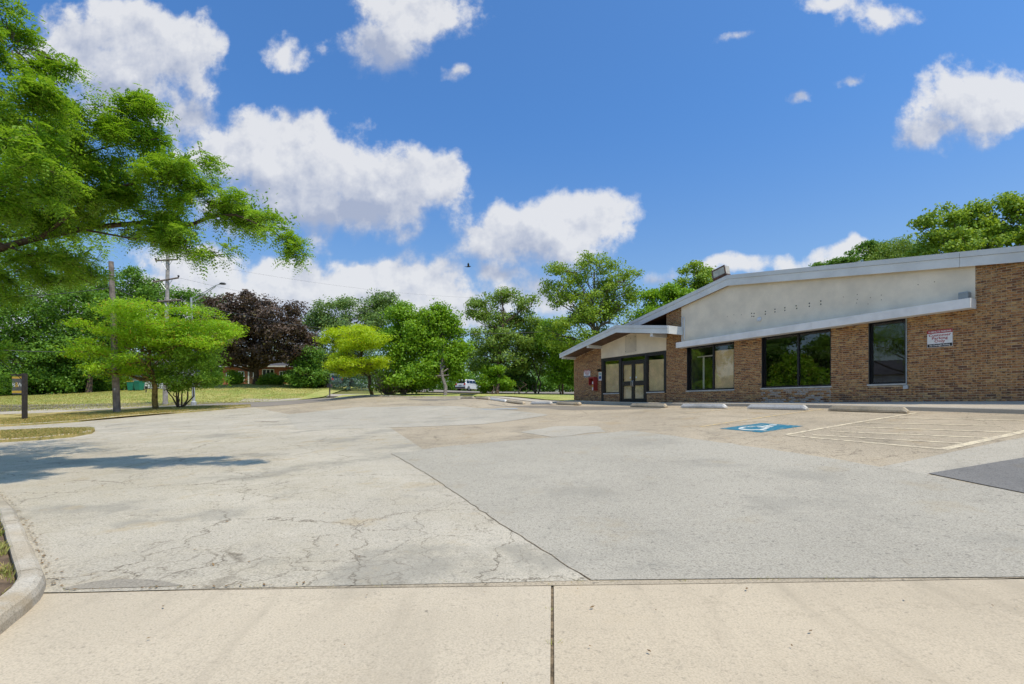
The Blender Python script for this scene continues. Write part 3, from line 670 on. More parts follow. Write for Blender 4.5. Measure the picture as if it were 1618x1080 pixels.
aa = r_.random(k) * 6.28; hh = r_.uniform(.015, .04, k); b2_ = np.c_[np.cos(aa), np.sin(aa), np.zeros(k)] * .003; base = np.c_[Cw, zz]; tip = base + np.c_[r_.normal(0, .02, (k, 2)), hh]
tag(np_obj('joint_weeds', np.stack([base - b2_, base + b2_, tip], 1).reshape(-1, 3), np.arange(3 * k).reshape(k, 3), gl_green), 'small weeds sprouting in the paving joints', 'weeds', kind='stuff')
# ------------------------------------------------------------------ the shop
BASE = 1.57
shop = thing('shop_building', 'low brick shop with white gabled roof edges and papered windows', 'building', W(8, -4, BASE))
TN = -7.0                                             # near end of the front, outside the picture
main_o, wing_o, can_o = .16, 1.0, .45
# roof lines (t, z) on their own planes
m_near_top, m_near_bot = FP(1618, 387.5, main_o), FP(1618, 413, main_o)
m_rid_top, m_rid_bot = FP(1149, 434.5, main_o), FP(1149, 451, main_o)
m_lo_top, m_lo_bot = FP(985, 513.5, main_o), FP(985, 525.5, main_o)
def lerp_line(a, b, t): f_ = (t - a[0]) / (b[0] - a[0]); return a[1] + (b[1] - a[1]) * f_
def roof_bot(t): return lerp_line(m_near_bot, m_rid_bot, t) if t < m_rid_bot[0] else lerp_line(m_rid_bot, m_lo_bot, t)
def roof_top(t): return lerp_line(m_near_top, m_rid_top, t) if t < m_rid_top[0] else lerp_line(m_rid_top, m_lo_top, t)
tm = (m_rid_top[0] + m_rid_bot[0]) / 2
T_LO = m_lo_top[0] + .6
def band(t_list, lo, hi, o0, o1, mtl, name, parent=shop):
    mb = MB()
    for a, b in zip(t_list[:-1], t_list[1:]): mb.fprism([(a, lo(a)), (b, lo(b)), (b, hi(b)), (a, hi(a))], o0, o1)
    return mb.build(name, mtl, parent)
TL = [TN - .4, tm, T_LO]
roof = band(TL, lambda t: roof_bot(t) + .02, lambda t: roof_top(t) - .03, main_o - .03, -17, MT['soffit'], 'roof')
fl = lambda t: roof_bot(t) + (roof_top(t) - roof_bot(t)) * .62
joints = [TN - .4, -2.5, 1.6, 5.7, tm, tm + 3.2, tm + 6.4, T_LO]
for a, b in zip(joints[:-1], joints[1:]):
    mb = MB(); a2, b2 = a + .004, b - .004
    mb.fprism([(a2, roof_bot(a2)), (b2, roof_bot(b2)), (b2, fl(b2)), (a2, fl(a2))], main_o - .03, main_o)
    f1 = mb.build('fascia', MT['fascia'], shop)
    mb = MB(); mb.fprism([(a2, fl(a2) + .006), (b2, fl(b2) + .006), (b2, roof_top(b2)), (a2, roof_top(a2))], main_o - .06, main_o + .018)
    mb.build('flashing', MT['fascia2'], f1)
# wing roof
w_l_top, w_l_bot = FP(884, 558.8, wing_o), FP(885, 565, wing_o)
w_p_top, w_p_bot = FP(973, 513.2, wing_o), FP(973, 525, wing_o)
w_r_top, w_r_bot = FP(1055, 513.8, wing_o), FP(1055, 526.6, wing_o)
tp = w_p_top[0]
wtop = lambda t: lerp_line(w_l_top, w_p_top, t) if t > tp else lerp_line(w_p_top, w_r_top, t)
wbot = lambda t: lerp_line(w_l_bot, w_p_bot, t) if t > tp else lerp_line(w_p_bot, w_r_bot, t)
TWR, TWL = w_r_top[0], w_l_top[0]
band([TWR + .03, tp, TWL - .03], lambda t: wbot(t) + .03, lambda t: wtop(t) - .03, wing_o - .03, -12, MT['soffit'], 'wing_roof')
wf = lambda t: wbot(t) + (wtop(t) - wbot(t)) * .6
for a, b in [(TWR, tp), (tp, tp + 3.0), (tp + 3.0, TWL)]:
    mb = MB(); a2, b2 = a + .003, b - .003
    mb.fprism([(a2, wbot(a2)), (b2, wbot(b2)), (b2, wf(b2)), (a2, wf(a2))], wing_o - .03, wing_o)
    f1 = mb.build('fascia', MT['fascia'], shop)
    mb = MB(); mb.fprism([(a2, wf(a2) + .005), (b2, wf(b2) + .005), (b2, wtop(b2)), (a2, wtop(a2))], wing_o - .05, wing_o + .016)
    mb.build('flashing', MT['fascia2'], f1)
mb = MB(); mb.fbox(TWR - .02, TWR + .012, wing_o - .035, .03, wbot(TWR), wtop(TWR)); mb.build('fascia', MT['fascia'], shop)
# beams under the wing roof
for x0, x1, y0, y1 in [(893.5, 910.5, 561.5, 567.5), (930.5, 951.2, 543.5, 550.5), (1030.5, 1053.5, 526.8, 533.4)]:
    t_ = FT(x1 - 1, 0); z0_, z1_ = FZ(x1, y1), FZ(x1, y0)
    mb = MB(); mb.fbox(t_ - .06, t_ + .10, .0, .93, z0_, z1_); mb.build('beam', MT['beam'], shop)

# wall openings and regions, px columns turned into t
X = {k: FT(k) for k in (907, 950, 954, 979, 981, 1019, 1022, 1053, 1077, 1085, 1160, 1203, 1313, 1372, 1431, 1540)}
sill_z = lambda x: FZ(x, 642.5 - .0300 * (x - 328))
SZ = BASE + .47
can_r = (FT(1533, can_o), FZ(1533, 470, can_o), FZ(1533, 485.5, can_o)); can_l = (FT(1068, can_o), FZ(1068, 541, can_o), FZ(1068, 549.5, can_o))
can_top = lambda t: can_r[1] + (can_l[1] - can_r[1]) * (t - can_r[0]) / (can_l[0] - can_r[0])
can_bot = lambda t: can_r[2] + (can_l[2] - can_r[2]) * (t - can_r[0]) / (can_l[0] - can_r[0])
main_top = lambda t: roof_bot(t) + .10
wing_top = lambda t: min(wbot(t), 99) + .06
cb = lambda t: can_bot(t) + .05
flat = lambda z: (lambda t: z)
regions = [  # t0, t1, lower, upper
 (X[950], X[907], flat(BASE - .25), wing_top), (X[979], X[954], flat(BASE - .25), flat(SZ)), (X[1053], X[1022], flat(BASE - .25), flat(SZ)),
 (X[1085], X[1053], flat(BASE - .25), main_top), (X[1160], X[1085], flat(BASE - .25), flat(SZ)), (X[1203], X[1160], flat(BASE - .25), cb),
 (X[1313], X[1203], flat(BASE - .25), flat(SZ + .01)), (X[1372], X[1313], flat(BASE - .25), cb), (X[1431], X[1372], flat(BASE - .25), flat(SZ + .02)),
 (X[1540], X[1431], flat(BASE - .25), cb), (TN, X[1540], flat(BASE - .25), main_top)]
mb = MB()
for i, (a, b, lo, hi) in enumerate(regions):
    brk = sorted({a, b} | ({tm} if a < tm < b else set()))
    for c, d in zip(brk[:-1], brk[1:]): mb.fprism([(c, lo(c)), (d, lo(d)), (d, hi(d)), (c, hi(c))], -.004, -.26)
# back, ends
zt = 6.2
mb.fprism([(X[907], BASE - .3), (X[907], wing_top(X[907])), (X[907] - .02, wing_top(X[907])), (X[907] - .02, BASE - .3)], -.27, -14)
mb.fbox(TN, TN + .2, -.27, -15, BASE - .3, roof_bot(TN)); mb.fbox(TN, X[907], -14.8, -15, BASE - .3, 3.3)
wall = mb.build('wall', MT['mortar'], shop)
# bricks: six tones, laid in running bond, nearest 300 whole ones as objects, the rest one mesh
BL, BH, BD, JO = .194, .0575, .05, .0677
tones = [(.50, .275, .108), (.46, .23, .085), (.39, .18, .07), (.27, .12, .052), (.55, .335, .135), (.16, .078, .045), (.42, .37, .33)]
BM_ = []
for i, c in enumerate(tones):
    m, n, b = new_mat('brick_tone'); p = pos(n)
    k = n.ramp(n.noise(n.vm('MULTIPLY', p, (1, 1, 1.6)), 13, 5, .7), .47, .62)
    n.l.new(n.mix(k, c4(c), c4((.11, .052, .028) if i not in (4, 6) else (.34, .22, .12))), b.inputs['Base Color']); b.inputs['Roughness'].default_value = .9
    BM_.append(m)
    BM_[-1].name = 'brick_tone_' + 'abcdefg'[i]
rb = random.Random(5); solid = []; partial = []
def brick_at(t0, t1, z, tone): return (t0, t1, z, tone)
for (a, b, lo, hi) in regions:
    row0 = math.floor((BASE - .25) / JO)
    for r_ in range(row0, row0 + 110):
        z = r_ * JO
        if z + BH < lo(a) + .02: continue
        tt = math.floor(a / .2032) * .2032 + (.1016 if r_ % 2 else 0) - .2032
        while tt < b:
            s0, s1 = max(tt, a), min(tt + BL, b); tt += .2032
            if s1 - s0 < .02: continue
            if z + BH > min(hi(s0), hi(s1)): continue
            tone = rb.choices(range(6), (34, 30, 20, 8, 7, 2))[0]
            if z < BASE + .45 and rb.random() < .28: tone = rb.choice((2, 3, 5))
            if abs(a - X[1313]) < .01 and rb.random() < .5: tone = 6
            (solid if s1 - s0 > BL - .001 else partial).append((s0, s1, z, tone))
def vis_key(q): return (0 if q[0] > FT(1622) and q[2] > BASE - .02 else 1, q[0])
solid.sort(key=vis_key); ones, rest = solid[:300], solid[300:] + partial
def brick_verts(t0, t1, z0, o1):
    b = .004
    return [W(t0, -.03, z0), W(t1, -.03, z0), W(t1, -.03, z0 + BH), W(t0, -.03, z0 + BH),
            W(t0 + b, o1, z0 + b), W(t1 - b, o1, z0 + b), W(t1 - b, o1, z0 + BH - b), W(t0 + b, o1, z0 + BH - b)]
BF = np.array([(4, 5, 6, 7), (0, 1, 5, 4), (1, 2, 6, 5), (2, 3, 7, 6), (3, 0, 4, 7)])
base_c = np.array(W(BL / 2, 0, BH / 2)); b_me = []
for i in range(7):
    b_me.append(np_mesh('brick', np.array(brick_verts(0, BL, 0, .010)) - base_c, BF, BM_[i]))
for (t0, t1, z, tone) in ones:
    o = bpy.data.objects.new('brick', b_me[tone]); _place(o, wall, Vector(W((t0 + t1) / 2, rb.uniform(-.003, .003), z + BH / 2)))
V_ = np.concatenate([np.array(brick_verts(t0, t1, z, .010 + rb.uniform(-.003, .003))) for t0, t1, z, k in rest])
Fc = (BF[None] + 8 * np.arange(len(rest))[:, None, None]).reshape(-1, 4)
tag(np_obj('brickwork', V_, Fc, BM_, wall, mi=np.repeat([q[3] for q in rest], 5)), kind='stuff')

# stucco gable, wing stucco
ts = sorted([FT(1541.5), tm, FT(1077)])
mb = MB()
for a, b in zip(ts[:-1], ts[1:]): mb.fprism([(a, can_bot(a) + .04), (b, can_bot(b) + .04), (b, main_top(b)), (a, main_top(a))], .018, -.25)
stucco = mb.build('stucco_panel', MT['stucco'], shop)
mb = MB(); mb.fprism([(X[1053] + .004, FZ(1053, 553)), (X[950] - .004, FZ(950, 566.3)), (X[950] - .004, wbot(X[950]) + .1), (tp, wbot(tp) + .05), (X[1053] + .004, wbot(X[1053]) + .1)], .012, -.2)
ws = mb.build('stucco_panel', MT['stucco'], shop)
mb = MB(); a, b = FT(988), FT(1006); zb_, zt_ = FZ(997, 556.5), FZ(997, 529)
mb.fprism([(b, zb_ + .02), (a, zb_ - .02), (a, zt_ - .02), (b, zt_)], .012, .016); mb.build('stucco_patch', MT['stucco_patch'], ws)
def dot(x, y, r_, parent=stucco, m='hole', o=.018):
    t, z = FP(x, y); mb = MB(); c = W(t, o - .004, z); e = W(t, 1, z); f_ = W(t, 0, z)
    mb.disc(c, (e[0] - f_[0], e[1] - f_[1], 0), r_, .0065, 8); return mb.build('bolt_hole', MT[m], parent)
for x, y in [(1188, 494.7), (1192, 495), (1188.5, 499.5), (1191.5, 499.5), (1209.8, 491.8), (1209.8, 496), (1225, 488.4), (1225, 492.5), (1240.6, 486), (1240.6, 490.3),
             (1258.4, 482.8), (1259.4, 487), (1279.3, 479), (1279.3, 483.7), (1297.4, 475.4), (1297.4, 480.3)]: dot(x, y, .024)
for x, y in [(1333, 469), (1355, 465), (1355, 473), (1354, 478.5), (1376, 470), (1393, 466), (1393, 473.5), (1372, 480), (1150, 500), (1160, 497), (1172, 497), (1163, 510), (1451, 449.5), (1477, 445)]: dot(x, y, .014, m='rust')
for x, y in [(990, 531), (1004, 531.5), (997, 534), (989, 555), (1005, 553)]: dot(x, y, .02, ws, 'hole', .016)
t, z = FP(1200.5, 504.5); mb = MB(); c0, c1 = Vector(W(t, 0, z)), Vector(W(t, 1, z)); mb.tube([c0, c0 + (c1 - c0) * .06, c0 + (c1 - c0) * .10], [.085, .085, .05], 12)
mb.build('conduit_cap', MT['beam'], stucco)
# canopy over the windows
cs = [can_r[0], 5.4, 9.6, can_l[0]]
mb = MB(); mb.fprism([(can_r[0] + .02, can_bot(can_r[0]) + .012), (can_l[0] - .02, can_bot(can_l[0]) + .012), (can_l[0] - .02, can_top(can_l[0]) - .01), (can_r[0] + .02, can_top(can_r[0]) - .01)], can_o - .02, .0)
canopy = mb.build('canopy', MT['beam'], shop)
for a, b in zip(cs[:-1], cs[1:]):
    mb = MB(); a2, b2 = a + .003, b - .003
    mb.fprism([(a2, can_bot(a2)), (b2, can_bot(b2)), (b2, can_top(b2)), (a2, can_top(a2))], can_o - .02, can_o); mb.build('canopy_facing', MT['canopy'], canopy)
mb = MB(); mb.fbox(can_r[0] - .003, can_r[0] + .02, .03, can_o - .002, can_bot(can_r[0]), can_top(can_r[0])); mb.build('canopy_facing', MT['canopy'], canopy)
mb = MB(); mb.fbox(can_l[0] - .02, can_l[0] + .003, .03, can_o - .002, can_bot(can_l[0]), can_top(can_l[0])); mb.build('canopy_facing', MT['canopy'], canopy)

# windows
def frame_bars(mb, t0, t1, z0, z1, wd, o0, o1, mull=()):
    mb.fbox(t0, t0 + wd, o0, o1, z0, z1); mb.fbox(t1 - wd, t1, o0, o1, z0, z1)
    mb.fbox(t0 + wd, t1 - wd, o0, o1, z0, z0 + wd); mb.fbox(t0 + wd, t1 - wd, o0, o1, z1 - wd, z1)
    for m_ in mull: mb.fbox(m_ - wd / 2, m_ + wd / 2, o0 - .002, o1 + .004, z0 + wd, z1 - wd)
def paper_sheet(t0, t1, z0, z1, o, parent, seed, top_tilt=0.0):
    r_ = np.random.default_rng(seed); nt, nz = 14, 14
    tt = np.linspace(t0, t1, nt); zz = np.linspace(0, 1, nz)
    ph = r_.random(6) * 6
    V_, F_ = [], []
    for j in range(nz):
        for i in range(nt):
            z_ = z0 + (z1 - z0 + top_tilt * (i / (nt - 1) - .5)) * zz[j]
            wv = .012 * math.sin(9 * tt[i] + ph[0] + 2 * zz[j]) + .010 * math.sin(5 * z_ + ph[1] + 3 * tt[i]) + r_.normal(0, .004)
            V_.append(W(tt[i], o + wv, z_))
    for j in range(nz - 1):
        for i in range(nt - 1): F_.append((j * nt + i, j * nt + i + 1, (j + 1) * nt + i + 1, (j + 1) * nt + i))
    return np_obj('paper_covering', V_, F_, MT['paper'], parent)
def window(x0, x1, label, mull, zb, papers=(), fw=.06):
    t0, t1 = FT(x1), FT(x0); top = can_bot((t0 + t1) / 2) + .03
    mb = MB(); frame_bars(mb, t0, t1, zb + .06, top, fw, -.20, -.10, mull)
    wn = mb.build('window', MT['black'], shop); tag(wn, label)
    mb = MB(); mb.fbox(t0 + .002, t0 + .03, -.10, -.01, zb + .07, top); mb.fbox(t1 - .03, t1 - .002, -.10, -.01, zb + .07, top); mb.build('jamb_lining', MT['black'], wn)
    mb = MB(); mb.fbox(t0 - .03, t1 + .03, -.24, .035, zb + .012, zb + .06); mb.build('sill', MT['sill'], wn, bevel=.006)
    cuts = [t0 + fw] + [v for m_ in mull for v in (m_ - fw / 2, m_ + fw / 2)] + [t1 - fw]
    for a, b in zip(cuts[::2], cuts[1::2]):
        mb = MB(); mb.fprism([(a, zb + .06 + fw), (b, zb + .06 + fw), (b, top - fw), (a, top - fw)], -.153, -.147); mb.build('pane', MT['glass'], wn)
    for q in papers: paper_sheet(*q, wn, int(q[0] * 100))
    return wn
t0, t1 = X[1160], X[1085]; tmull = FT(1124.5)
w1 = window(1085, 1160, 'window beside the entrance, one of its two panes papered over', [tmull], SZ, [(t0 + .05, tmull - .02, SZ + .1, FZ(1142, 552), -.19)])
mb = MB(); mb.fbox(tmull + .05, t1 - .1, -.62, -.58, FZ(1105, 562), FZ(1105, 560)); ta = FT(1097.5); mb.fbox(ta - .04, ta + .04, -.62, -.59, SZ + .1, FZ(1105, 562)); mb.build('inner_trim', MT['inside_white'], w1)
window(1203, 1313, 'widest window, two clear panes reflecting the trees', [FT(1258.5)], SZ + .01)
window(1372, 1431, 'narrow single pane window nearest the parking sign', [], SZ + .02)
mb = MB(); tq = FT(1432.5); zq0, zq1 = FZ(1432, 609.5), FZ(1432, 498); mb.tube([W(tq, .02, zq0), W(tq, .02, zq1)], .018, 8); cond = mb.build('conduit', MT['grey_metal'])
mb = MB(); mb.fbox(tq - .06, tq + .06, .012, .09, zq0 - .09, zq0 + .02); mb.build('junction_box', MT['galv'], cond); tag(cond, 'thin grey conduit with a junction box beside the narrow window', 'conduit')

# entrance
ent_top_l, ent_top_r = FZ(950, 567), FZ(1053, 553.5)
et = lambda t: ent_top_r + (ent_top_l - ent_top_r) * (t - X[1053]) / (X[950] - X[1053])
ent = MB()
for a, b in [(X[954], X[950]), (X[981] - .02, X[979] + .02), (X[1022] - .0, X[1019] - .0), (X[1053], X[1053] + .12)]:
    a, b = min(a, b), max(a, b); ent.fprism([(a, BASE - .1), (b, BASE - .1), (b, et(b)), (a, et(a))], .006, -.12)
ent.fprism([(X[1053], et(X[1053]) - .1), (X[950], et(X[950]) - .1), (X[950], et(X[950])), (X[1053], et(X[1053]))], .0035, -.118)
storefront = ent.build('storefront', MT['bronze'], shop)
DZ = BASE + 2.06
def sidelight(ta, tb, seed):
    mb = MB(); frame_bars(mb, ta, tb, SZ + .05, et((ta + tb) / 2) - .11, .05, -.10, -.02); mb.build('sidelight_frame', MT['bronze'], storefront)
    mb = MB(); mb.fbox(ta - .02, tb + .02, -.1, .04, SZ, SZ + .05); mb.build('sill', MT['sill'], storefront)
    mb = MB(); mb.fbox(ta + .05, tb - .05, -.063, -.057, SZ + .1, et((ta + tb) / 2) - .16); mb.build('pane', MT['glass'], storefront)
    paper_sheet(ta + .03, tb - .03, SZ + .1, DZ + .0, -.10, storefront, seed, .03)
sidelight(X[979] + .03, X[954] - .01, 3); sidelight(X[1053] + .13, X[1022] - .01, 4)
d0_, d1_ = X[1019] + .005, X[981] - .03; dm = (d0_ + d1_) / 2
mb = MB(); mb.fbox(d0_, d1_, -.1, -.0, DZ, DZ + .07); mb.build('transom_bar', MT['bronze'], storefront)
mb = MB(); mb.fbox(d0_, d1_, -.063, -.057, DZ + .07, et(dm) - .1); mb.build('pane', MT['glass'], storefront)
for i, (a, b) in enumerate(((d0_ + .01, dm - .006), (dm + .006, d1_ - .01))):
    z0_ = BASE - .01; mb = MB(); st = .10
    mb.fbox(a, a + st, -.07, -.015, z0_, DZ - .01); mb.fbox(b - st, b, -.07, -.015, z0_, DZ - .01)
    for lo_, hi_ in ((z0_, z0_ + .23), (z0_ + .88, z0_ + 1.10), (DZ - .13, DZ - .01)): mb.fbox(a + st, b - st, -.068, -.017, lo_, hi_)
    door = mb.build('door', MT['bronze'], shop); tag(door, 'near leaf of the dark double door' if i == 0 else 'far leaf of the dark double door')
    for lo_, hi_ in ((z0_ + .23, z0_ + .88), (z0_ + 1.10, DZ - .13)):
        mb = MB(); mb.fbox(a + st, b - st, -.045, -.040, lo_, hi_); mb.build('pane', MT['glass'], door)
        paper_sheet(a + st - .02, b - st + .02, lo_ - .03, hi_ + .03, -.085, door, int(lo_ * 50) + i)
    th = (b - .05) if i == 0 else (a + .05); zc = z0_ + .98
    mb = MB(); mb.tube([W(th, -.015, zc - .14), W(th, .05, zc - .13), W(th, .06, zc - .08), W(th, .06, zc + .08), W(th, .05, zc + .13), W(th, -.015, zc + .14)], .014, 8); mb.build('handle', MT['steel'], door)
    ts_ = (b - .2) if i == 0 else (a + .2); c_ = Vector(W(ts_, -.038, z0_ + 1.28)); mb = MB(); mb.disc(c_, Vector(W(0, 1, 0)) - Vector(W(0, 0, 0)), .05, .003, 12); mb.build('sticker', MT['sign_white'], door)
# interior shell so the rooms stay dark
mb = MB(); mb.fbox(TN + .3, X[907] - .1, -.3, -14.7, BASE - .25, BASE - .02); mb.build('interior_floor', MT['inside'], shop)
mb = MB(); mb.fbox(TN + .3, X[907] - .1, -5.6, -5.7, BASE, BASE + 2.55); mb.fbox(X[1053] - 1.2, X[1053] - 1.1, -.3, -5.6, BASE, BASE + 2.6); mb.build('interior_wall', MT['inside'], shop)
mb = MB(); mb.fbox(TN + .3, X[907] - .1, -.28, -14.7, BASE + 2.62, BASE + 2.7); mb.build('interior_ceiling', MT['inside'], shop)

# things on the front
OUT = Vector(W(0, 1, 0)) - Vector(W(0, 0, 0))
def text_mesh(txt, size, cx_t, z, o, m, parent, stretch=1.0, bold=0.0):
    cu = bpy.data.curves.new('lettering', 'FONT'); cu.body = txt; cu.size = size; cu.align_x = 'CENTER'; cu.align_y = 'CENTER'; cu.offset = bold; cu.resolution_u = 2
    ob = bpy.data.objects.new('lettering', cu); me = bpy.data.meshes.new_from_object(ob); bpy.data.objects.remove(ob); bpy.data.curves.remove(cu)
    org = Vector(W(cx_t, o, z)); al = Vector(W(-1, 0, 0)) - Vector(W(0, 0, 0))
    for v in me.vertices:
        p = al * (v.co.x * stretch) + Vector((0, 0, v.co.y)); v.co = p
    me.materials.clear(); me.materials.append(m); me.name = 'lettering'
    return _place(bpy.data.objects.new('lettering', me), parent, org)
def parking_sign(x0, x1, y0, y1, label):
    xm = (x0 + x1) / 2; ta, tb = FT(x1), FT(x0); z0_, z1_ = FZ(xm, y1), FZ(xm, y0); tc_ = (ta + tb) / 2; h = z1_ - z0_; wd = tb - ta
    mb = MB(); mb.fbox(ta, tb, .014, .02, z0_, z1_); s = mb.build('parking_sign', MT['sign_white']); tag(s, label, 'sign')
    mb = MB(); mb.fbox(ta, tb, .0205, .0225, z1_ - h * .20, z1_); mb.build('red_band', MT['sign_red'], s)
    mb = MB(); mb.fbox(ta + .008, tb - .008, .0205, .0225, z0_ + h * .02, z0_ + h * .20); mb.build('black_band', MT['sign_black'], s)
    text_mesh('10 MINUTE PARKING', h * .135, tc_, z1_ - h * .11, .0245, MT['sign_white'], s, wd / h * .72, .0015)
    for i, tx in enumerate(('Customer', 'Parking', 'Only')): text_mesh(tx, h * .205, tc_, z1_ - h * (.31 + .175 * i), .0225, MT['sign_red'], s, wd / h * 1.05, .002)
    text_mesh('No Overnight Parking', h * .15, tc_, z0_ + h * .115, .0245, MT['sign_white'], s, wd / h * .60, .0012)
    return s
parking_sign(1465.5, 1505.5, 520.5, 548, 'white parking sign with red lettering on brick beside the narrow window')
parking_sign(923, 933, 584, 596, 'small white parking sign above the red box near the entrance')
# red open box with flyers
ta, tb = FT(944.5), FT(944.5) + .42; zb_, zt_ = FZ(940, 617), FZ(940, 595.5)
mb = MB(); mb.fbox(ta, ta + .03, .012, .30, zb_, zt_); mb.fbox(tb - .03, tb, .012, .30, zb_ + .3, zt_); mb.fbox(ta, tb, .012, .04, zb_ + .3, zt_); mb.fbox(ta + .03, tb - .03, .04, .29, zt_ - .08, zt_ - .005); mb.fbox(ta + .03, tb - .03, .04, .29, zb_ + .3, zb_ + .34)
rbx = mb.build('flyer_box', MT['red']); tag(rbx, 'red metal flyer box fixed to the brick left of the entrance', 'box')
mb = MB(); mb.fbox(ta + .04, ta + .16, .05, .26, zb_ + .02, zb_ + .5); mb.build('flyer_stack', MT['sign_white'], rbx)
mb = MB(); mb.fbox(ta + .035, ta + .165, .262, .268, zb_ + .18, zb_ + .36); mb.build('flyer_cover', MT['gold'], rbx)
# blue and white notice by the door
ta, tb = FT(951), FT(946.2); zb_, zt_ = FZ(948, 601), FZ(948, 587.5)
mb = MB(); mb.fbox(ta, tb, .014, .02, zb_, zt_); s = mb.build('notice_plate', MT['sign_white']); tag(s, 'narrow white notice with blue square beside the entrance', 'sign')
h = zt_ - zb_; mb = MB(); mb.fbox(ta + .03, tb - .03, .0205, .022, zb_ + h * .2, zb_ + h * .52); mb.build('blue_square', MT['sign_blue'], s)
mb = MB(); mb.fbox(ta + .03, tb - .03, .0205, .022, zb_ + h * .62, zb_ + h * .9); mb.build('green_band', MT['sign_green'], s)
t = FT(948); zb_ = FZ(948, 586.5); mb = MB(); mb.fbox(t - .08, t + .08, .012, .10, zb_, zb_ + .12); mb.fbox(t - .05, t + .05, .10, .2, zb_ + .05, zb_ + .1); tag(mb.build('wall_lamp', MT['black']), 'small black lamp above the narrow white notice', 'lamp')
# grey box on the canopy end
t = FT(1524.5, .2); zc = can_top(t); mb = MB(); mb.fbox(t - .10, t + .12, .08, .30, zc + .0, zc + .22); bx = mb.build('cable_box', MT['grey_metal'], bevel=.02); tag(bx, 'grey ribbed metal box standing on the canopy end', 'box')
for k in range(4):
    mb = MB(); zz_ = zc + .035 + k * .04; mb.fbox(t - .11, t - .10, .09, .29, zz_, zz_ + .015); mb.fbox(t - .09, t + .11, .30, .308, zz_, zz_ + .015); mb.build('rib', MT['grey_metal'], bx)
# thin pipe on the left edge of the stucco
pts = [(1078.5, 541), (1078.5, 503), (1079.5, 501), (1081.5, 501), (1082.5, 503), (1082.5, 536)]
mb = MB(); mb.tube([W(FT(x), .04, FZ(x, y)) for x, y in pts], .022, 6); tag(mb.build('wall_pipe', MT['beam']), 'thin white looped pipe at the left edge of the stucco', 'pipe')
# roof floodlight
tF = FT(1140, .1); zR = roof_top(tF); sl = (m_lo_top[1] - m_rid_top[1]) / (m_lo_top[0] - m_rid_top[0]); ang = math.atan(sl)
fl_e = thing('floodlight', 'large rectangular floodlight tilted on the roof peak', 'floodlight', W(tF, .0, zR))
def fl_pt(a, o, h):
    a, o, h = a * .86, o * .86, h * .86
    return W(tF + a * math.cos(ang) - h * math.sin(ang), o, zR + a * math.sin(ang) + h * math.cos(ang))
def fl_box(a0, a1, o0, o1, h0, h1):
    mb = MB(); mb.hexa([fl_pt(a0, o0, h0), fl_pt(a1, o0, h0), fl_pt(a1, o1, h0), fl_pt(a0, o1, h0), fl_pt(a0, o0, h1), fl_pt(a1, o0, h1), fl_pt(a1, o1, h1), fl_pt(a0, o1, h1)]); return mb
fl_box(-.36, .40, -.10, .20, .0, .10).build('base', MT['lamp_body'], fl_e)
body = fl_box(-.33, .37, -.14, .20, .10, .52).build('housing', MT['lamp_case'], fl_e)
fl_box(-.35, .39, .20, .235, .085, .14).build('rim', MT['lamp_body'], body); fl_box(-.35, .39, .20, .235, .48, .535).build('rim', MT['lamp_body'], body)
fl_box(-.35, -.30, .20, .235, .14, .48).build('rim', MT['lamp_body'], body); fl_box(.34, .39, .20, .235, .14, .48).build('rim', MT['lamp_body'], body)
fl_box(-.30, .34, .205, .215, .14, .48).build('lens', MT['lens'], body)

# wheel stops along the kerb
STOPS = [(1303, 1436, 'stop_tan', 'bare tan wheel stop nearest the striped hatching'), (1178, 1276, 'stop_white', 'white painted wheel stop below the widest window'),
 (1074, 1148, 'stop_white', 'white painted wheel stop below the window beside the entrance'), (996, 1053, 'stop_tan', 'worn tan wheel stop in front of the double door'),
 (881.5, 915, 'stop_tan', 'tan wheel stop at the far corner of the brick shop'), (840, 871, 'stop_white', 'white wheel stop just beyond the shop corner'),
 (804, 825, 'stop_tan', 'tan wheel stop second beyond the shop corner, left of a white one'), (775, 800, 'stop_white', 'greyish white wheel stop fourth from the farthest of the row'),
 (753.7, 772, 'stop_tan', 'tan wheel stop next to the farthest one of the row'), (729.6, 747.6, 'stop_tan', 'farthest tan wheel stop, at the lot corner below the trees')]
STOPS[7] = (775, 800, 'stop_white', 'greyish white wheel stop, third from the far end of the row')
for x0, x1, k, lab in STOPS:
    D = 16.1; xm = (x0 + x1) / 2; Zm = D * F / (CT * (xm - 328)); u = (xm - CX) / F; tcn = Zm * (CT - u * ST); o_ = D0 - D; L2 = 1.0
    wx, wy, _ = W(tcn, o_, 0); e1, e2_ = W(tcn - L2, o_, 0), W(tcn + L2, o_, 0); za, zb2 = G(e1[0], e1[1]), G(e2_[0], e2_[1])
    mb = MB(); rows = []
    for tt, sc_ in ((-L2, .42), (-L2 + .10, 1.0), (-.34, 1.0), (.34, 1.0), (L2 - .10, 1.0), (L2, .42)):
        zz_ = za + (zb2 - za) * (tt + L2) / (2 * L2) + .012; h = .15
        rows.append([W(tcn + tt, o_ + a_, zz_ + b_ * h) for a_, b_ in ((-.10, 0), (-.10, .4 * sc_), (-.058, 1.0 * sc_), (.058, 1.0 * sc_), (.10, .4 * sc_), (.10, 0))])
    n_ = 6; mb.add([p for r_ in rows for p in r_], [(i * n_ + a, i * n_ + (a + 1) % n_, (i + 1) * n_ + (a + 1) % n_, (i + 1) * n_ + a) for i in range(5) for a in range(n_)] + [tuple(range(n_)), tuple(5 * n_ + a for a in range(n_))])
    ws_ = mb.build('wheel_stop', MT[k], bevel=.008); tag(ws_, lab, 'wheel stop', 'wheel stops along the shop front')
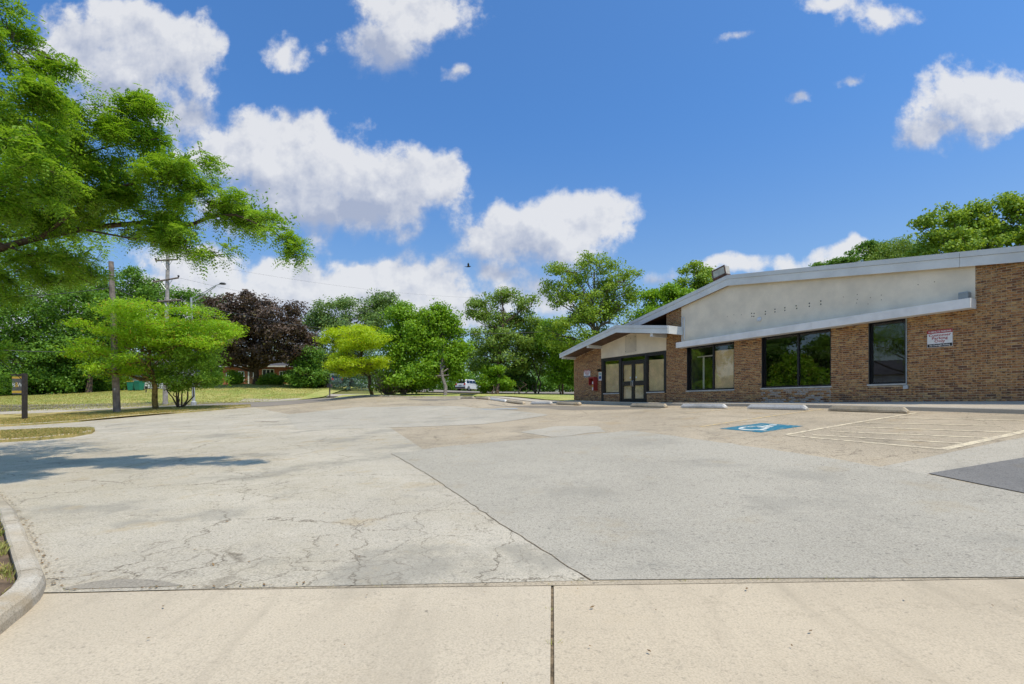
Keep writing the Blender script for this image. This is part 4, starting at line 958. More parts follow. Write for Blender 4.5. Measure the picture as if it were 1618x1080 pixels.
# ------------------------------------------------------------------ trees
def unit(r_, k):
    v = r_.normal(size=(k, 3)); return v / np.linalg.norm(v, axis=1, keepdims=True)
def leaf_quads(r_, C_, ln, wd, up=.6, droop=.0, out=None):
    k = len(C_); nrm = unit(r_, k); nrm[:, 2] += up
    if out is not None: nrm += out * .7
    nrm /= np.linalg.norm(nrm, axis=1, keepdims=True)
    a = unit(r_, k); a[:, 2] -= droop; a -= nrm * (a * nrm).sum(1, keepdims=True); a /= np.linalg.norm(a, axis=1, keepdims=True) + 1e-9
    b = np.cross(nrm, a); s = r_.uniform(.65, 1.3, (k, 1)); l_, w_ = ln * s / 2, wd * s / 2
    fold = nrm * (w_ * .35)
    V_ = np.stack([C_ - a * l_, C_ + b * w_ + fold + a * l_ * .15, C_ + a * l_, C_ - b * w_ + fold + a * l_ * .15], 1).reshape(-1, 3)
    return V_, np.arange(4 * k).reshape(k, 4)
def Lb(x, y, rx, ry, Z, dep=1.0):
    s = Z / F; cx_, cy_, cz_ = px(x, y, Z); return (cx_, cy_, cz_, rx * s, rx * s * dep, ry * s)
def clumps(r_, lobe, per, shell=.5, flat=.8):
    c = np.array(lobe[:3]); rad = np.array(lobe[3:])
    d = unit(r_, per); d[:, 2] = d[:, 2] * flat + .08
    rr = (r_.random(per) * (1 - shell**3) + shell**3) ** (1 / 3)
    rr *= r_.uniform(.85, 1.12, per)
    return c + d * rr[:, None] * rad, d
def crown_pts(r_, lobes, n, csize, shell=.45, cl_leaves=26, cflat=.6, flat=.95):
    wts = np.array([(l[3] * l[5] + l[3] * l[4] + l[4] * l[5]) for l in lobes]); wts /= wts.sum()
    C_, O_, CC = [], [], []
    for l, w_ in zip(lobes, wts):
        k = max(4, int(n * w_ / cl_leaves)); ns = int(np.clip(k / 14, 4, 13))
        sc_, sd_ = clumps(r_, l, ns, .62, flat); sr_ = r_.uniform(.30, .52, ns); w2 = sr_ ** 2; pick = r_.choice(ns, k, p=w2 / w2.sum())
        cc, dd = clumps(r_, (0, 0, 0, 1, 1, .8), k, shell, flat); cc = sc_[pick] + cc * sr_[pick, None] * np.array(l[3:]); dd = dd * .7 + sd_[pick] * .5
        core = r_.random(k) < .16; c0_, _ = clumps(r_, l, k, .1, flat); cc = np.where(core[:, None], c0_, cc); CC.append(cc)
        cs_ = csize * r_.uniform(.6, 1.35, k)
        j = np.repeat(np.arange(k), cl_leaves); g = r_.normal(size=(len(j), 3)); g *= np.minimum(1, 1.6 / np.linalg.norm(g, axis=1, keepdims=True)) * .75
        g[:, 2] *= cflat
        C_.append(cc[j] + g * cs_[j, None]); O_.append(dd[j])
    return np.concatenate(C_), np.concatenate(O_), CC
def wob_path(r_, a, b, k, amp):
    a, b = np.array(a, float), np.array(b, float); L_ = np.linalg.norm(b - a); out = []
    for i in range(k + 1):
        f_ = i / k; p = a + (b - a) * f_
        if 0 < i < k: p = p + r_.normal(0, amp * L_, 3) * (1, 1, .4)
        out.append(tuple(p))
    return out
def tree(name, label, base, lobes, n, leaf, mats, bark='bark', tr=.16, seed=1, csize=.6, shell=.45, up=.55, droop=0.0, cat='tree', group=None, split=.35, stems=None, lean=(0, 0), cflat=.6, twigs=5, cl=26, fork=None):
    r_ = np.random.default_rng(seed); bz = G(*base); e = thing(name, label, cat, (base[0], base[1], bz), group)
    lobes = [tuple(l) for l in lobes]
    if len(lobes) > 3:   # ragged outline: small sprays standing out of the main masses
        for l in list(lobes):
            for _ in range(2):
                d = unit(r_, 1)[0]; d[2] = abs(d[2]) * .9 + .1; d /= np.linalg.norm(d); q = r_.uniform(.22, .4)
                lobes.append((l[0] + d[0] * l[3] * 1.05, l[1] + d[1] * l[4] * 1.05, l[2] + d[2] * l[5] * 1.15, l[3] * q, l[4] * q, l[5] * q * 1.1))
    cen = np.mean([l[:3] for l in lobes], 0); top = max(l[2] for l in lobes); low = min(l[2] - l[5] for l in lobes)
    P_, O_, CC = crown_pts(r_, lobes, n, csize, shell, cl, cflat)
    V_, Fq = leaf_quads(r_, P_, leaf[0], leaf[1], up, droop, O_)
    tb = MB(); bs = np.array((base[0], base[1], bz - .15))
    if stems:
        for i in range(stems):
            aa = 6.28 * i / stems + r_.random(); tgt = np.array(lobes[i % len(lobes)][:3]); st = bs + np.array((math.cos(aa), math.sin(aa), 0)) * tr * 1.2
            tb.tube(wob_path(r_, st, tgt, 5, .05), [tr * q for q in (1, .8, .65, .5, .38, .22)], 6)
    else:
        ttop = np.array((cen[0] + lean[0], cen[1] + lean[1], bz + (top - bz) * (fork or .82)))
        path = wob_path(r_, bs, ttop, 6, .022); tb.tube([path[0], tuple(np.array(path[0]) * .93 + np.array(path[1]) * .07)] + path[1:], [tr * 1.55, tr * 1.12, tr, tr * .9, tr * .78, tr * .6, tr * .42, tr * .2], 8)
        for l in lobes:
            lc = np.array(l[:3]); f_ = min(.92, max(split, (lc[2] - l[5] * .6 - bz) / max(.1, ttop[2] - bz) * .75)); i = f_ * 6; i0 = int(i); p0_ = np.array(path[i0]) * (1 - i + i0) + np.array(path[min(6, i0 + 1)]) * (i - i0)
            lp = wob_path(r_, p0_, lc, 4, .06); tb.tube(lp, [tr * (1 - f_) * q + .012 for q in (.75, .6, .45, .33, .15)], 6)
    for l, cc in zip(lobes, CC):
        for c in cc[:twigs]: tb.tube(wob_path(r_, l[:3], c, 2, .06), [tr * .10 + .006, tr * .07 + .005, .004], 4)
    tb.build('trunk', MT[bark], e, org=tuple(bs + (0, 0, .15)), smooth=True)
    np_obj('crown', V_, Fq, mats, e, org=tuple(cen))
    return e

# --- the big honey locust reaching in from the left, with feathery compound leaves
def fronds(r_, base, dirs, ln, pairs, lw):
    """compound leaves: stalk with pairs of leaflets, drooping at the tip"""
    k = len(base); d = dirs / np.linalg.norm(dirs, axis=1, keepdims=True); side = np.cross(d, (0, 0, 1.0)) + r_.normal(0, .25, (k, 3)); side /= np.linalg.norm(side, axis=1, keepdims=True)
    L_ = ln * r_.uniform(.65, 1.25, (k, 1)); out = []; down = np.array((0, 0, -1.0))
    for i in range(pairs):
        f_ = (i + .8) / pairs; c = base + d * L_ * f_ + down * (L_ * .45 * f_ * f_); tp_ = math.sin(math.pi * min(.95, .22 + f_ * .72))
        for s_ in (-1, 1):
            ax = side * s_ + d * .45 + down * r_.uniform(.0, .45, (k, 1)); ax /= np.linalg.norm(ax, axis=1, keepdims=True)
            nn = np.cross(ax, d); nn /= np.linalg.norm(nn, axis=1, keepdims=True) + 1e-9; w_ = np.cross(nn, ax); ll = L_ * .235 * tp_; ww = ll * lw
            out.append(np.stack([c, c + ax * ll * .5 + w_ * ww * .5, c + ax * ll, c + ax * ll * .5 - w_ * ww * .5], 1))
    V_ = np.stack(out, 1).reshape(-1, 3); return V_, np.arange(len(V_)).reshape(-1, 4)
rl = np.random.default_rng(31)
LB = (-13.4, 10.3)
lz = G(*LB) + .07
loc = thing('locust_tree', 'large honey locust with feathery green leaves overhanging the lot at left', 'tree', (LB[0], LB[1], lz))
hero = [(18,70,58,62,8.4),(45,165,60,50,8.2),(70,250,50,44,8.0),(20,300,50,40,7.9),(-30,200,60,60,10.4),(60,235,66,50,9.8),(150,195,55,38,9.6),(140,270,75,48,9.9),(212,180,38,30,9.7),(240,235,48,36,10.1),(262,285,56,34,9.6),(322,262,34,22,10.2),(318,318,58,32,10.0),
        (200,330,80,32,10.4),(90,330,75,44,10.0),(20,330,60,55,10.8),(380,330,46,26,10.1),(412,352,34,22,9.9),(446,372,28,18,9.8),(464,398,17,20,9.75),(352,400,32,22,9.9),(250,362,60,18,10.2),(290,372,40,16,9.7),
        (60,412,48,15,10.6),(15,436,34,17,11.0),(120,408,36,13,10.3),(5,470,28,11,11.3),(95,440,36,12,11.2),(150,436,22,13,10.9)]
lobes = [Lb(x, y, rx, ry, Z) for x, y, rx, ry, Z in hero]
lobes += [Lb(-4, 552, 12, 16, 12.4), Lb(-14, 600, 10, 12, 12.4)]
off = [(-11.6, 9.2, 6.6, 1.5, 1.6, 1.3), (-12.8, 11.5, 7.4, 1.6, 1.6, 1.3), (-14.6, 9.6, 7.6, 1.6, 1.6, 1.4), (-15.8, 11.5, 6.2, 1.6, 1.5, 1.2), (-13.5, 8.2, 5.4, 1.4, 1.3, 1.0), (-16.5, 9.0, 5.0, 1.4, 1.4, 1.0), (-13.6, 13.2, 5.6, 1.5, 1.4, 1.0), (-11.4, 11.6, 5.4, 1.2, 1.3, .9), (-12.6, 10.2, 8.6, 1.4, 1.4, 1.0), (-10.9, 12.4, 6.1, 1.2, 1.2, .9), (-12.2, 14.0, 6.4, 1.4, 1.3, 1.0), (-14.5, 15.2, 6.0, 1.6, 1.5, 1.0), (-16.2, 13.8, 6.6, 1.6, 1.5, 1.1)]
tb = MB(); FV, FFn, nb = [], [], 0
ttop = (LB[0] + .35, LB[1] - .3, lz + 6.6)
trunk = wob_path(rl, (LB[0], LB[1], lz - .2), ttop, 6, .02); tb.tube(trunk, [.30, .24, .22, .19, .15, .11, .05], 10)
# main limbs (photo column, row, depth)
limbs = [[(-60,410,10.8),(0,388,10.6),(60,374,10.6),(140,360,10.5),(230,350,10.4),(300,354,10.2),(330,346,10.1),(380,340,10.0),(430,366,9.85),(470,392,9.75)],
         [(-60,300,10.3),(20,260,9.9),(100,250,9.8),(180,230,9.8),(250,215,9.8)], [(60,372,9.9),(110,330,9.9),(170,300,9.9),(240,285,9.9),(300,270,10.1),(345,300,10.1)],
         [(-80,200,10.2),(-20,120,9.8),(20,70,9.6),(30,30,9.6)], [(140,362,9.9),(200,372,10.1),(260,386,10.0),(310,402,9.9),(355,404,9.9)], [(0,388,10.0),(60,408,10.5),(110,430,10.8),(150,446,10.9)],
         [(-60,410,10.4),(0,430,10.9),(40,455,11.1),(80,450,11.2)], [(-100,470,12.3),(-50,540,12.4),(0,570,12.4),(30,598,12.2)]]
for i, lb in enumerate(limbs):
    pts = [px(*q) for q in lb]; r0 = (.085, .045, .04, .05, .022, .024, .024, .02)[i]
    if i in (0, 1, 3, 6, 7): pts = [trunk[4] if i in (0, 6) else trunk[5] if i in (1, 3) else trunk[3]] + pts
    k = len(pts); pts = [tuple(np.array(p) + rl.normal(0, .035, 3)) for p in pts]; tb.tube(pts, [max(.008, r0 * (1 - .9 * j / (k - 1))) for j in range(k)], 6)
for li, l in enumerate(lobes + off):
    hero_l = li < len(lobes); c = np.array(l[:3]); rad = np.array(l[3:])
    if not hero_l: tb.tube(wob_path(rl, trunk[3 + li % 3], c, 3, .05), [.07, .05, .03, .012], 5)
    vol = max(.1, l[3] * l[5] + .3 * l[3] * l[4]); ntw = (int(np.clip(145 * vol + 12, 16, 230)) if l[3] > .45 else 13) if hero_l else 46
    tc_, dd = clumps(rl, l, ntw, .25, .8)
    if hero_l:   # gather the twigs in sprays with gaps between them
        ns = max(7, ntw // 11); sc_, sd_ = clumps(rl, l, ns, .5, .9); pk = rl.integers(0, ns, ntw); tc_ = sc_[pk] + unit(rl, ntw) * np.minimum(rad, .62) * (.42, .42, .26) * rl.random((ntw, 1)) ** .5; dd = sd_[pk] * .8 + dd * .4
    for j in range(ntw):
        d = dd[j] * np.array((1, 1, .5)) + rl.normal(0, .35, 3) + (.25, -.05, -.05); d /= np.linalg.norm(d); tl = rl.uniform(.25, .5)
        a = tc_[j] - d * tl * .5; b = tc_[j] + d * tl * .5 + (0, 0, -.05)
        if j % 3 == 0 and hero_l: tb.tube([tuple(c + (a - c) * .35), tuple(a), tuple(b)], [.009, .007, .003], 4)
        nf = 13 if hero_l else 7; f_ = rl.random(nf)[:, None]; bp = a + (b - a) * f_
        fd = d * .25 + unit(rl, nf) * 1.0; fd[:, 2] = fd[:, 2] * .6 - .03
        v, q = fronds(rl, bp, fd, .26 if hero_l else .36, 6 if hero_l else 5, .50); FV.append(v); FFn.append(q + nb); nb += len(v)
tb.build('trunk', MT['bark'], loc, org=(LB[0], LB[1], lz), smooth=True)
P_, O_, _c = crown_pts(rl, lobes[:-2], 6000, .24, .2, 22, .5); v, q = leaf_quads(rl, P_, .075, .032, .7, .3, O_); FV.append(v); FFn.append(q + nb); nb += len(v)
P_, O_, _c = crown_pts(rl, off, 9000, .40, .3, 22, .6); v, q = leaf_quads(rl, P_, .12, .05, .7, .3, O_); FV.append(v); FFn.append(q + nb); nb += len(v)
np_obj('crown', np.concatenate(FV), np.concatenate(FFn), LF['locust'], loc, org=(LB[0], LB[1], lz + 5))

# --- street trees across the lot
Z = 36.5
tree('yellow_locust', 'yellow green honey locust with lichen on its trunk beside the road', hp(247, 648.5)[:2], [Lb(*q) for q in [(225,490,58,16,35),(178,522,40,16,34.4),(295,508,56,20,37),(345,530,30,18,37),(150,558,34,15,34.6),(228,536,52,16,35.5),(172,590,34,15,34.4),(300,548,52,20,37),(222,572,34,12,35),(132,550,20,10,34.6),(268,520,40,12,35.4)]],
     30000, (.24, .06), LF['yellow'], 'bark_lichen', .19, 41, .55, .35, .8, cflat=.34, fork=.75, split=.42, twigs=9)
tree('multi_stem_tree', 'small green multi stemmed tree beside the lichened locust', hp(284, 646)[:2], [Lb(*q, 37.5) for q in [(262,575,32,30),(312,562,42,30),(335,588,26,20),(285,545,40,22),(300,592,34,18),(256,598,22,12),(275,606,30,11),(312,606,26,9)]],
     20000, (.17, .08), LF['shrub'], 'bark', .07, 42, .45, .4, .5, stems=7, twigs=6)
tree('gold_locust', 'golden yellow locust with crooked trunk beyond the lot', hp(589, 624.2)[:2], [Lb(*q, 46) for q in [(560,528,40,13),(592,536,26,14),(527,540,22,12),(575,545,34,10),(572,577,42,11),(543,585,26,11),(600,572,18,9),(538,560,20,9)]],
     20000, (.24, .07), LF['gold'], 'bark', .19, 43, .5, .4, .8, lean=(.9, 0), cflat=.4, twigs=9, split=.4)
# --- houses' trees across the road
tree('maple_tree', 'dense dark green maple at the far left edge', hp(60, 623.5)[:2], [Lb(*q, 64) for q in [(60,520,62,52),(15,560,55,55),(95,570,55,42),(40,600,60,24),(110,500,40,40),(70,470,45,32),(-30,520,60,70),(15,613,50,12),(85,612,50,12)]], 46000, (.30, .20), LF['maple'], 'bark', .3, 51, 1.0, .6)
tree('maple_tree', 'dense green maple left of the grey house', hp(140, 620.5)[:2], [Lb(*q, 67) for q in [(140,540,48,42),(165,500,38,34),(130,585,46,30),(165,595,24,22),(120,470,34,26),(130,611,40,10),(165,608,18,12)]], 34000, (.30, .20), LF['maple'], 'bark', .3, 52, 1.0, .6)
tree('elm_tree', 'tall loose tree rising behind the grey house and utility pole', (px(225, 600, 84)[0], 84), [Lb(*q, 84) for q in [(218,455,34,22),(190,480,38,30),(250,480,34,20),(288,474,20,14),(225,520,60,36),(285,520,40,36),(168,450,20,22)]], 26000, (.36, .24), LF['maple'], 'bark', .35, 53, 1.1, .5)
tree('elm_tree', 'mid green tree between the grey house and the purple maple', (px(325, 600, 82)[0], 82), [Lb(*q, 82) for q in [(330,480,16,14),(340,505,30,24),(310,560,40,40),(340,575,30,30)]], 16000, (.34, .22), LF['maple'], 'bark', .3, 54, 1.0, .5)
tree('purple_maple', 'large purple leaved maple in front of the red brick house', hp(403, 607)[:2], [Lb(*q, 66) for q in [(405,488,40,20),(368,512,42,28),(440,515,40,32),(350,548,28,26),(405,536,50,30),(462,540,26,28),(385,562,32,13),(432,558,28,12),(468,566,16,10),(342,572,18,11),(340,520,14,18)]],
     42000, (.30, .22), LF['purple'], 'bark', .34, 55, .7, .5, up=.7, split=.2)
tree('bush', 'rounded green bush at the right end of the brick house', hp(487, 610.5)[:2], [Lb(*q, 66) for q in [(487,590,20,20),(492,570,16,18),(478,600,16,10),(497,603,12,9)]], 9000, (.26, .18), LF['maple'], 'bark', .1, 56, .7, .5, cat='bush', stems=3)
tree('silver_maple', 'pale grey green tree behind the golden locust', (px(560, 610, 74)[0], 74), [Lb(*q, 74) for q in [(530,500,36,22),(578,486,40,18),(608,474,17,10),(510,530,26,26),(565,520,48,34),(530,560,36,32),(605,520,26,30),(500,570,18,22),(575,570,40,34)]], 32000, (.30, .18), LF['silver'], 'bark_grey', .3, 57, .8, .45)
# spruce
sb = hp(552, 615); sz = G(*sb); sp = thing('blue_spruce', 'blue green spruce with drooping tiers behind the mailbox', 'tree', (sb[0], sb[1], sz))
r_ = np.random.default_rng(58); C_ = []; O_ = []; H = 7.4
for i in range(230):
    f_ = r_.random() ** .8; zz_ = sz + .25 + H * f_; rad = 2.55 * (1 - f_) ** .8 + .08; aa = r_.random() * 6.283; k = int(26 + 70 * (1 - f_)); q = r_.random(k) ** .6
    d = np.array((math.cos(aa), math.sin(aa), 0)); p = np.array((sb[0], sb[1], zz_)) + d * (rad * q)[:, None] + np.c_[r_.normal(0, .10, (k, 2)), -.30 * q * rad * .5 + r_.normal(0, .07, k)]
    C_.append(p); O_.append(np.repeat(d[None], k, 0))
V_, Fq = leaf_quads(r_, np.concatenate(C_), .20, .06, .6, .2, np.concatenate(O_)); np_obj('crown', V_, Fq, LF['spruce'], sp, org=(sb[0], sb[1], sz + 2))
mb = MB(); mb.tube([(sb[0], sb[1], sz - .1), (sb[0], sb[1], sz + H)], [.16, .03], 8); mb.build('trunk', MT['bark'], sp, org=(sb[0], sb[1], sz))
# --- the row beyond the lot
GRP = 'trees along the far edge of the lot'
tree('ash_tree', 'bright green bushy tree right of the golden locust', hp(640, 624)[:2], [Lb(*q, 49) for q in [(640,505,26,20),(622,540,26,26),(650,545,32,30),(628,580,30,24),(655,590,34,22),(640,606,40,12),(662,515,18,16)]], 30000, (.24, .16), LF['bright'], 'bark_grey', .10, 61, .6, .4, group=GRP, stems=6)
tree('ash_tree', 'bright green tree with a pointed top left of the white car', hp(703, 625.5)[:2], [Lb(*q, 49) for q in [(702,492,13,12),(690,515,26,20),(715,520,14,18),(682,550,32,26),(708,556,24,26),(690,585,34,22),(672,600,26,14),(718,585,12,16),(675,508,14,14)]], 30000, (.24, .16), LF['bright'], 'bark_grey', .16, 62, .6, .4, group=GRP, fork=.7)
tree('elm_tree', 'tall loose olive green tree right of the white car', hp(785, 623)[:2], [Lb(*q, 54) for q in [(770,476,22,13),(798,470,20,12),(826,478,17,12),(752,500,17,12),(790,508,36,15),(826,506,14,16),(775,540,38,20),(815,545,30,22),(757,565,20,20),(800,575,34,18)]], 21000, (.24, .15), LF['olive'], 'bark', .17, 63, .6, .4, group=GRP, fork=.95, twigs=10)
tree('elm_tree', 'slim dark trunked tree left of the shop corner', hp(848, 622.5)[:2], [Lb(*q, 55) for q in [(845,520,16,18),(858,545,24,24),(838,560,20,24),(868,575,24,22),(850,530,18,16)]], 13000, (.24, .15), LF['olive'], 'bark', .10, 64, .55, .35, group=GRP, stems=3)
tree('elm_tree', 'leafy tree touching the shop roof corner', hp(888, 622.5)[:2], [Lb(*q, 52) for q in [(880,545,22,26),(898,560,18,30),(885,585,20,22),(905,590,16,26),(872,520,20,20)]], 16000, (.25, .17), LF['bright'], 'bark', .10, 65, .55, .35, group=GRP, stems=3)
tree('bush', 'bright green bush at the foot of the olive tree', hp(780, 623.5)[:2], [Lb(*q, 52) for q in [(775,597,18,17),(790,605,20,12),(768,610,12,9)]], 8000, (.24, .16), LF['bright'], 'bark', .05, 66, .4, .4, cat='bush', stems=4)
tree('bush', 'dark green bush between olive tree and slim tree', hp(822, 623.5)[:2], [Lb(*q, 55) for q in [(815,600,20,16),(832,605,16,12),(825,585,16,14)]], 8000, (.24, .16), LF['deep'], 'bark', .05, 67, .4, .4, cat='bush', stems=4)
# bare twiggy shrub
bb = hp(613, 624); bz = G(*bb); mb = MB(); r_ = np.random.default_rng(68)
for i in range(70):
    d = unit(r_, 1)[0]; d[2] = abs(d[2]) + .35; L_ = r_.uniform(1.5, 3.6); p1 = np.array((bb[0], bb[1], bz)) + d * L_ * .5 + r_.normal(0, .1, 3); p2 = p1 + (d + r_.normal(0, .35, 3)) * L_ * .4
    mb.tube([(bb[0] + r_.normal(0, .15), bb[1] + r_.normal(0, .15), bz - .05), tuple(p1), tuple(p2)], [.03, .018, .008], 4)
    for k in range(3): mb.tube([tuple(p1), tuple(p1 + unit(r_, 1)[0] * .7 + (0, 0, .3))], [.01, .005], 4)
tag(mb.build('bare_shrub', MT['bark_grey']), 'leafless grey twiggy shrub beside the golden locust', 'shrub')
# --- behind the shop
tree('tall_elm', 'tallest airy tree rising behind the wing of the shop', (px(935, 600, 47)[0], 47), [Lb(*q, 47) for q in [(905,430,34,18),(945,420,34,14),(985,445,28,18),(885,462,24,18),(930,465,40,24),(980,480,32,24),(1005,470,14,20),(900,500,34,24),(950,510,44,26),(880,535,26,22),(925,545,40,22),(990,520,24,22)]], 24000, (.22, .13), LF['poplar'], 'bark_grey', .26, 71, .55, .4, twigs=12, fork=.92)
tree('ash_tree', 'low green tree just above the rising roof edge', (px(1040, 560, 44)[0], 44), [Lb(*q, 44) for q in [(1030,475,18,14),(1052,462,16,10),(1045,500,34,22),(1075,480,22,18)]], 12000, (.22, .14), LF['bright'], 'bark', .14, 72, .5, .4)
tree('poplar_tree', 'airy green tree behind the roof left of the floodlight', (px(1105, 560, 46)[0], 46), [Lb(*q, 46) for q in [(1104,432,20,13),(1088,455,20,14),(1118,450,20,16),(1100,480,28,22)]], 10000, (.20, .13), LF['poplar'], 'bark', .14, 73, .45, .4)
tree('cottonwood', 'broad bright cottonwood above the near end of the roof', (px(1530, 560, 42)[0], 42), [Lb(*q, 42) for q in [(1490,345,20,20),(1512,372,36,24),(1545,352,30,24),(1590,345,28,26),(1615,360,30,34),(1478,378,26,20),(1462,362,15,14),(1560,385,40,26),(1500,400,44,24),(1640,360,40,40),(1590,410,50,30)]], 26000, (.22, .19), LF['poplar'], 'bark_grey', .3, 74, .5, .45)
tree('willow_tree', 'dull olive tree behind the roof left of the cottonwood', (px(1420, 560, 48)[0], 48), [Lb(*q, 48) for q in [(1420,395,32,16),(1440,405,30,18),(1400,412,30,14)]], 11000, (.20, .09), LF['olive'], 'bark', .2, 75, .5, .4)
tree('ash_tree', 'small green treetop at the left of the olive tree behind the roof', (px(1372, 560, 50)[0], 50), [Lb(*q, 50) for q in [(1372,398,16,12),(1385,412,18,12),(1345,412,16,8),(1318,418,18,5),(1300,422,14,4)]], 8000, (.20, .13), LF['maple'], 'bark', .14, 76, .4, .4)
# --- foundation planting at the brick house
for x, y, rx, ry, k, lab in [(372,598,12,12,'bright','small bright shrub left of the maple trunk'), (425,600,12,8,'shrub','low green shrub under the picture window'), (440,602,10,6,'bright','light low shrub next to the picture window shrub'), (462,598,14,9,'olive','reddish olive shrub under the right window'), (478,603,10,7,'deep','dark low shrub at the house corner')]:
    tree('house_shrub', lab, (px(x, 606, 69)[0], 69), [Lb(x, y, rx, ry, 69)], 3000, (.24, .16), LF[k], 'bark', .04, 80 + x, .45, .3, cat='shrub', stems=3, group='shrubs along the brick house')
# --- a far wood that closes the view
r_ = np.random.default_rng(90); wl = []
for i in range(190):
    x = -165 + 260 * i / 189 + r_.normal(0, 1.2); y = r_.uniform(98, 122); h = r_.uniform(6, 10.5); g0 = G(x, y); wl.append((x, y, g0 + h * .5, r_.uniform(2.5, 4.2), 2.5, h * .5))
    wl.append((x + r_.normal(0, 2), y - 4, g0 + 1.2, 3.6, 2, 2.0))
P_, O_, _c = crown_pts(r_, wl, 125000, 1.2, .5, 24)
V_, Fq = leaf_quads(r_, P_, .52, .36, .55, 0, O_); tag(np_obj('far_wood', V_, Fq, LF['deep'], org=(0, 105, 3)), 'far off wood closing the view behind the trees', 'wood', kind='stuff')
# trees across the street at the left, beyond the picture; the shop windows mirror them
for i, (x, y, h, k) in enumerate([(-46, 22, 12, 'maple'), (-54, 30, 13, 'deep'), (-50, 13, 10, 'maple'), (-44, 31, 9, 'yellow'), (-58, 20, 14, 'deep'), (-47, 37, 12, 'maple'), (-58, 40, 13, 'deep'), (-40, 17, 7, 'yellow')]):
    g0 = G(x, y); lb_ = [(x + random.uniform(-1.5, 1.5), y + random.uniform(-1.8, 1.8), g0 + h * f_, h * .24, h * .26, h * .16) for f_ in (.3, .45, .6, .75, .88)]
    tree('street_tree', ['round maple', 'tall elm', 'spreading maple', 'yellowish locust', 'tallest dark elm', 'leaning maple', 'far dark elm', 'low yellow locust'][i] + ' across the street, mirrored in the shop windows', (x, y), lb_, 9000, (.42, .28), LF[k], 'bark', .25, 100 + i, 1.0, .6, group='trees across the street')

r_ = np.random.default_rng(91); wl = []
for i in range(90):
    x = -24 + 72 * i / 89 + r_.normal(0, .5); y = r_.uniform(86, 92); wl.append((x, y, G(x, y) + r_.uniform(.7, 1.5), 1.5, 1.2, r_.uniform(1.2, 2.2)))
for i in range(70):
    x = -100 + 60 * i / 69 + r_.normal(0, .5); y = r_.uniform(78, 84); wl.append((x, y, G(x, y) + r_.uniform(.9, 1.8), 1.6, 1.2, r_.uniform(1.4, 2.6)))
P_, O_, _c = crown_pts(r_, wl, 56000, .7, .3, 20)
V_, Fq = leaf_quads(r_, P_, .34, .24, .55, 0, O_); tag(np_obj('undergrowth', V_, Fq, LF['maple'], org=(0, 88, 4)), 'leafy undergrowth along the far street below the trees', 'undergrowth', kind='stuff')
# ------------------------------------------------------------------ poles, wires, signs
def pole_axis(x0, y0, x1, y1, Z): return px(x0, y0, Z), px(x1, y1, Z)
b0 = hp(185, 653.5); zb_ = G(*b0); Zp = b0[1]; top = px(175.5, 413, Zp)
pl = thing('utility_pole', 'short weathered wooden pole at the road verge', 'utility pole', (b0[0], b0[1], zb_))
mb = MB(); mb.tube([(b0[0], b0[1], zb_ - .1), tuple(np.array((b0[0], b0[1], zb_)) * .5 + np.array(top) * .5), top], [.225, .19, .15], 12); mb.build('pole', MT['pole_wood'], pl, org=(b0[0], b0[1], zb_), smooth=False)
mb = MB(); mb.box((b0[0], b0[1] - .23, zb_ + 1.7), (.10, .02, .14)); mb.build('tag_plate', MT['galv'], pl)
pole1 = np.array(top)
b1 = hp(261, 639.5); zb1 = G(*b1); Z1 = b1[1]; t1_ = px(265.5, 391, Z1)
p2 = thing('utility_pole', 'tall wooden power pole with three crossarms', 'utility pole', (b1[0], b1[1], zb1))
mb = MB(); mb.tube([(b1[0], b1[1], zb1 - .1), t1_], [.21, .14], 12); mb.build('pole', MT['pole_pale'], p2, org=(b1[0], b1[1], zb1))
sgl = Z1 / F
arms = {}
for k, (xa, ya, xb, yb) in enumerate([(246, 411.5, 280.5, 409.5), (243, 445, 282, 438.5), (250, 476, 286, 473.5)]):
    a, b = px(xa, ya, Z1 - .15), px(xb, yb, Z1 - .15); arms[k] = (a, b); mb = MB(); mb.tube([a, b], .075, 6); cr_ = mb.build('crossarm', MT['pole_wood'], p2)
    for q in (a, b):
        mb = MB(); mb.tube([(q[0], q[1], q[2] + .05), (q[0], q[1], q[2] + .18), (q[0], q[1], q[2] + .24)], [.05, .10, .05], 8); mb.build('insulator', MT['dark_metal'], cr_)
    m_ = (np.array(a) + np.array(b)) / 2; mb = MB()
    for q in (a, b): mb.tube([tuple(m_ * .45 + np.array(q) * .55), (m_[0], m_[1], m_[2] - .9)], .025, 4)
    mb.build('brace', MT['galv'], cr_)
def wire(label, pts, r_=.014, sag=.4):
    P_ = []; a, b = np.array(pts[0]), np.array(pts[1])
    for i in range(17):
        f_ = i / 16; p = a + (b - a) * f_; p[2] -= 4 * sag * f_ * (1 - f_); P_.append(tuple(p))
    mb = MB(); mb.tube(P_, r_, 4); tag(mb.build('power_line', MT['wire']), label, 'wire', 'overhead lines along the road')
far_p = lambda x, y, Z: px(x, y, Z)
wire('thick cable from the lowest crossarm past the purple maple', (arms[2][1], far_p(560, 522, 62)), .025, .5)
wire('thin upper cable from the middle crossarm towards the lot corner', (arms[1][1], far_p(760, 500, 75)), .008, 1.2)
wire('thin cable from the middle crossarm end above the purple maple', (arms[1][0], far_p(640, 520, 72)), .008, .8)
wire('thin top cable from the upper crossarm across the clouds', (arms[0][1], far_p(850, 470, 80)), .006, 1.2)
wire('cable between the short pole and the tall power pole', (px(180, 453, Zp), arms[2][0]), .025, .25)
wire('cable running left from the short pole', (px(180, 453, Zp), px(-30, 468, Zp - 3)), .025, .2)
wire('low cable crossing in front of the dark maples', (px(-20, 551, 33), px(182, 553, Zp)), .025, .15)
wire('horizontal cable passing in front of the bright trees', (px(540, 527, 47), px(860, 524, 50)), .022, .15)
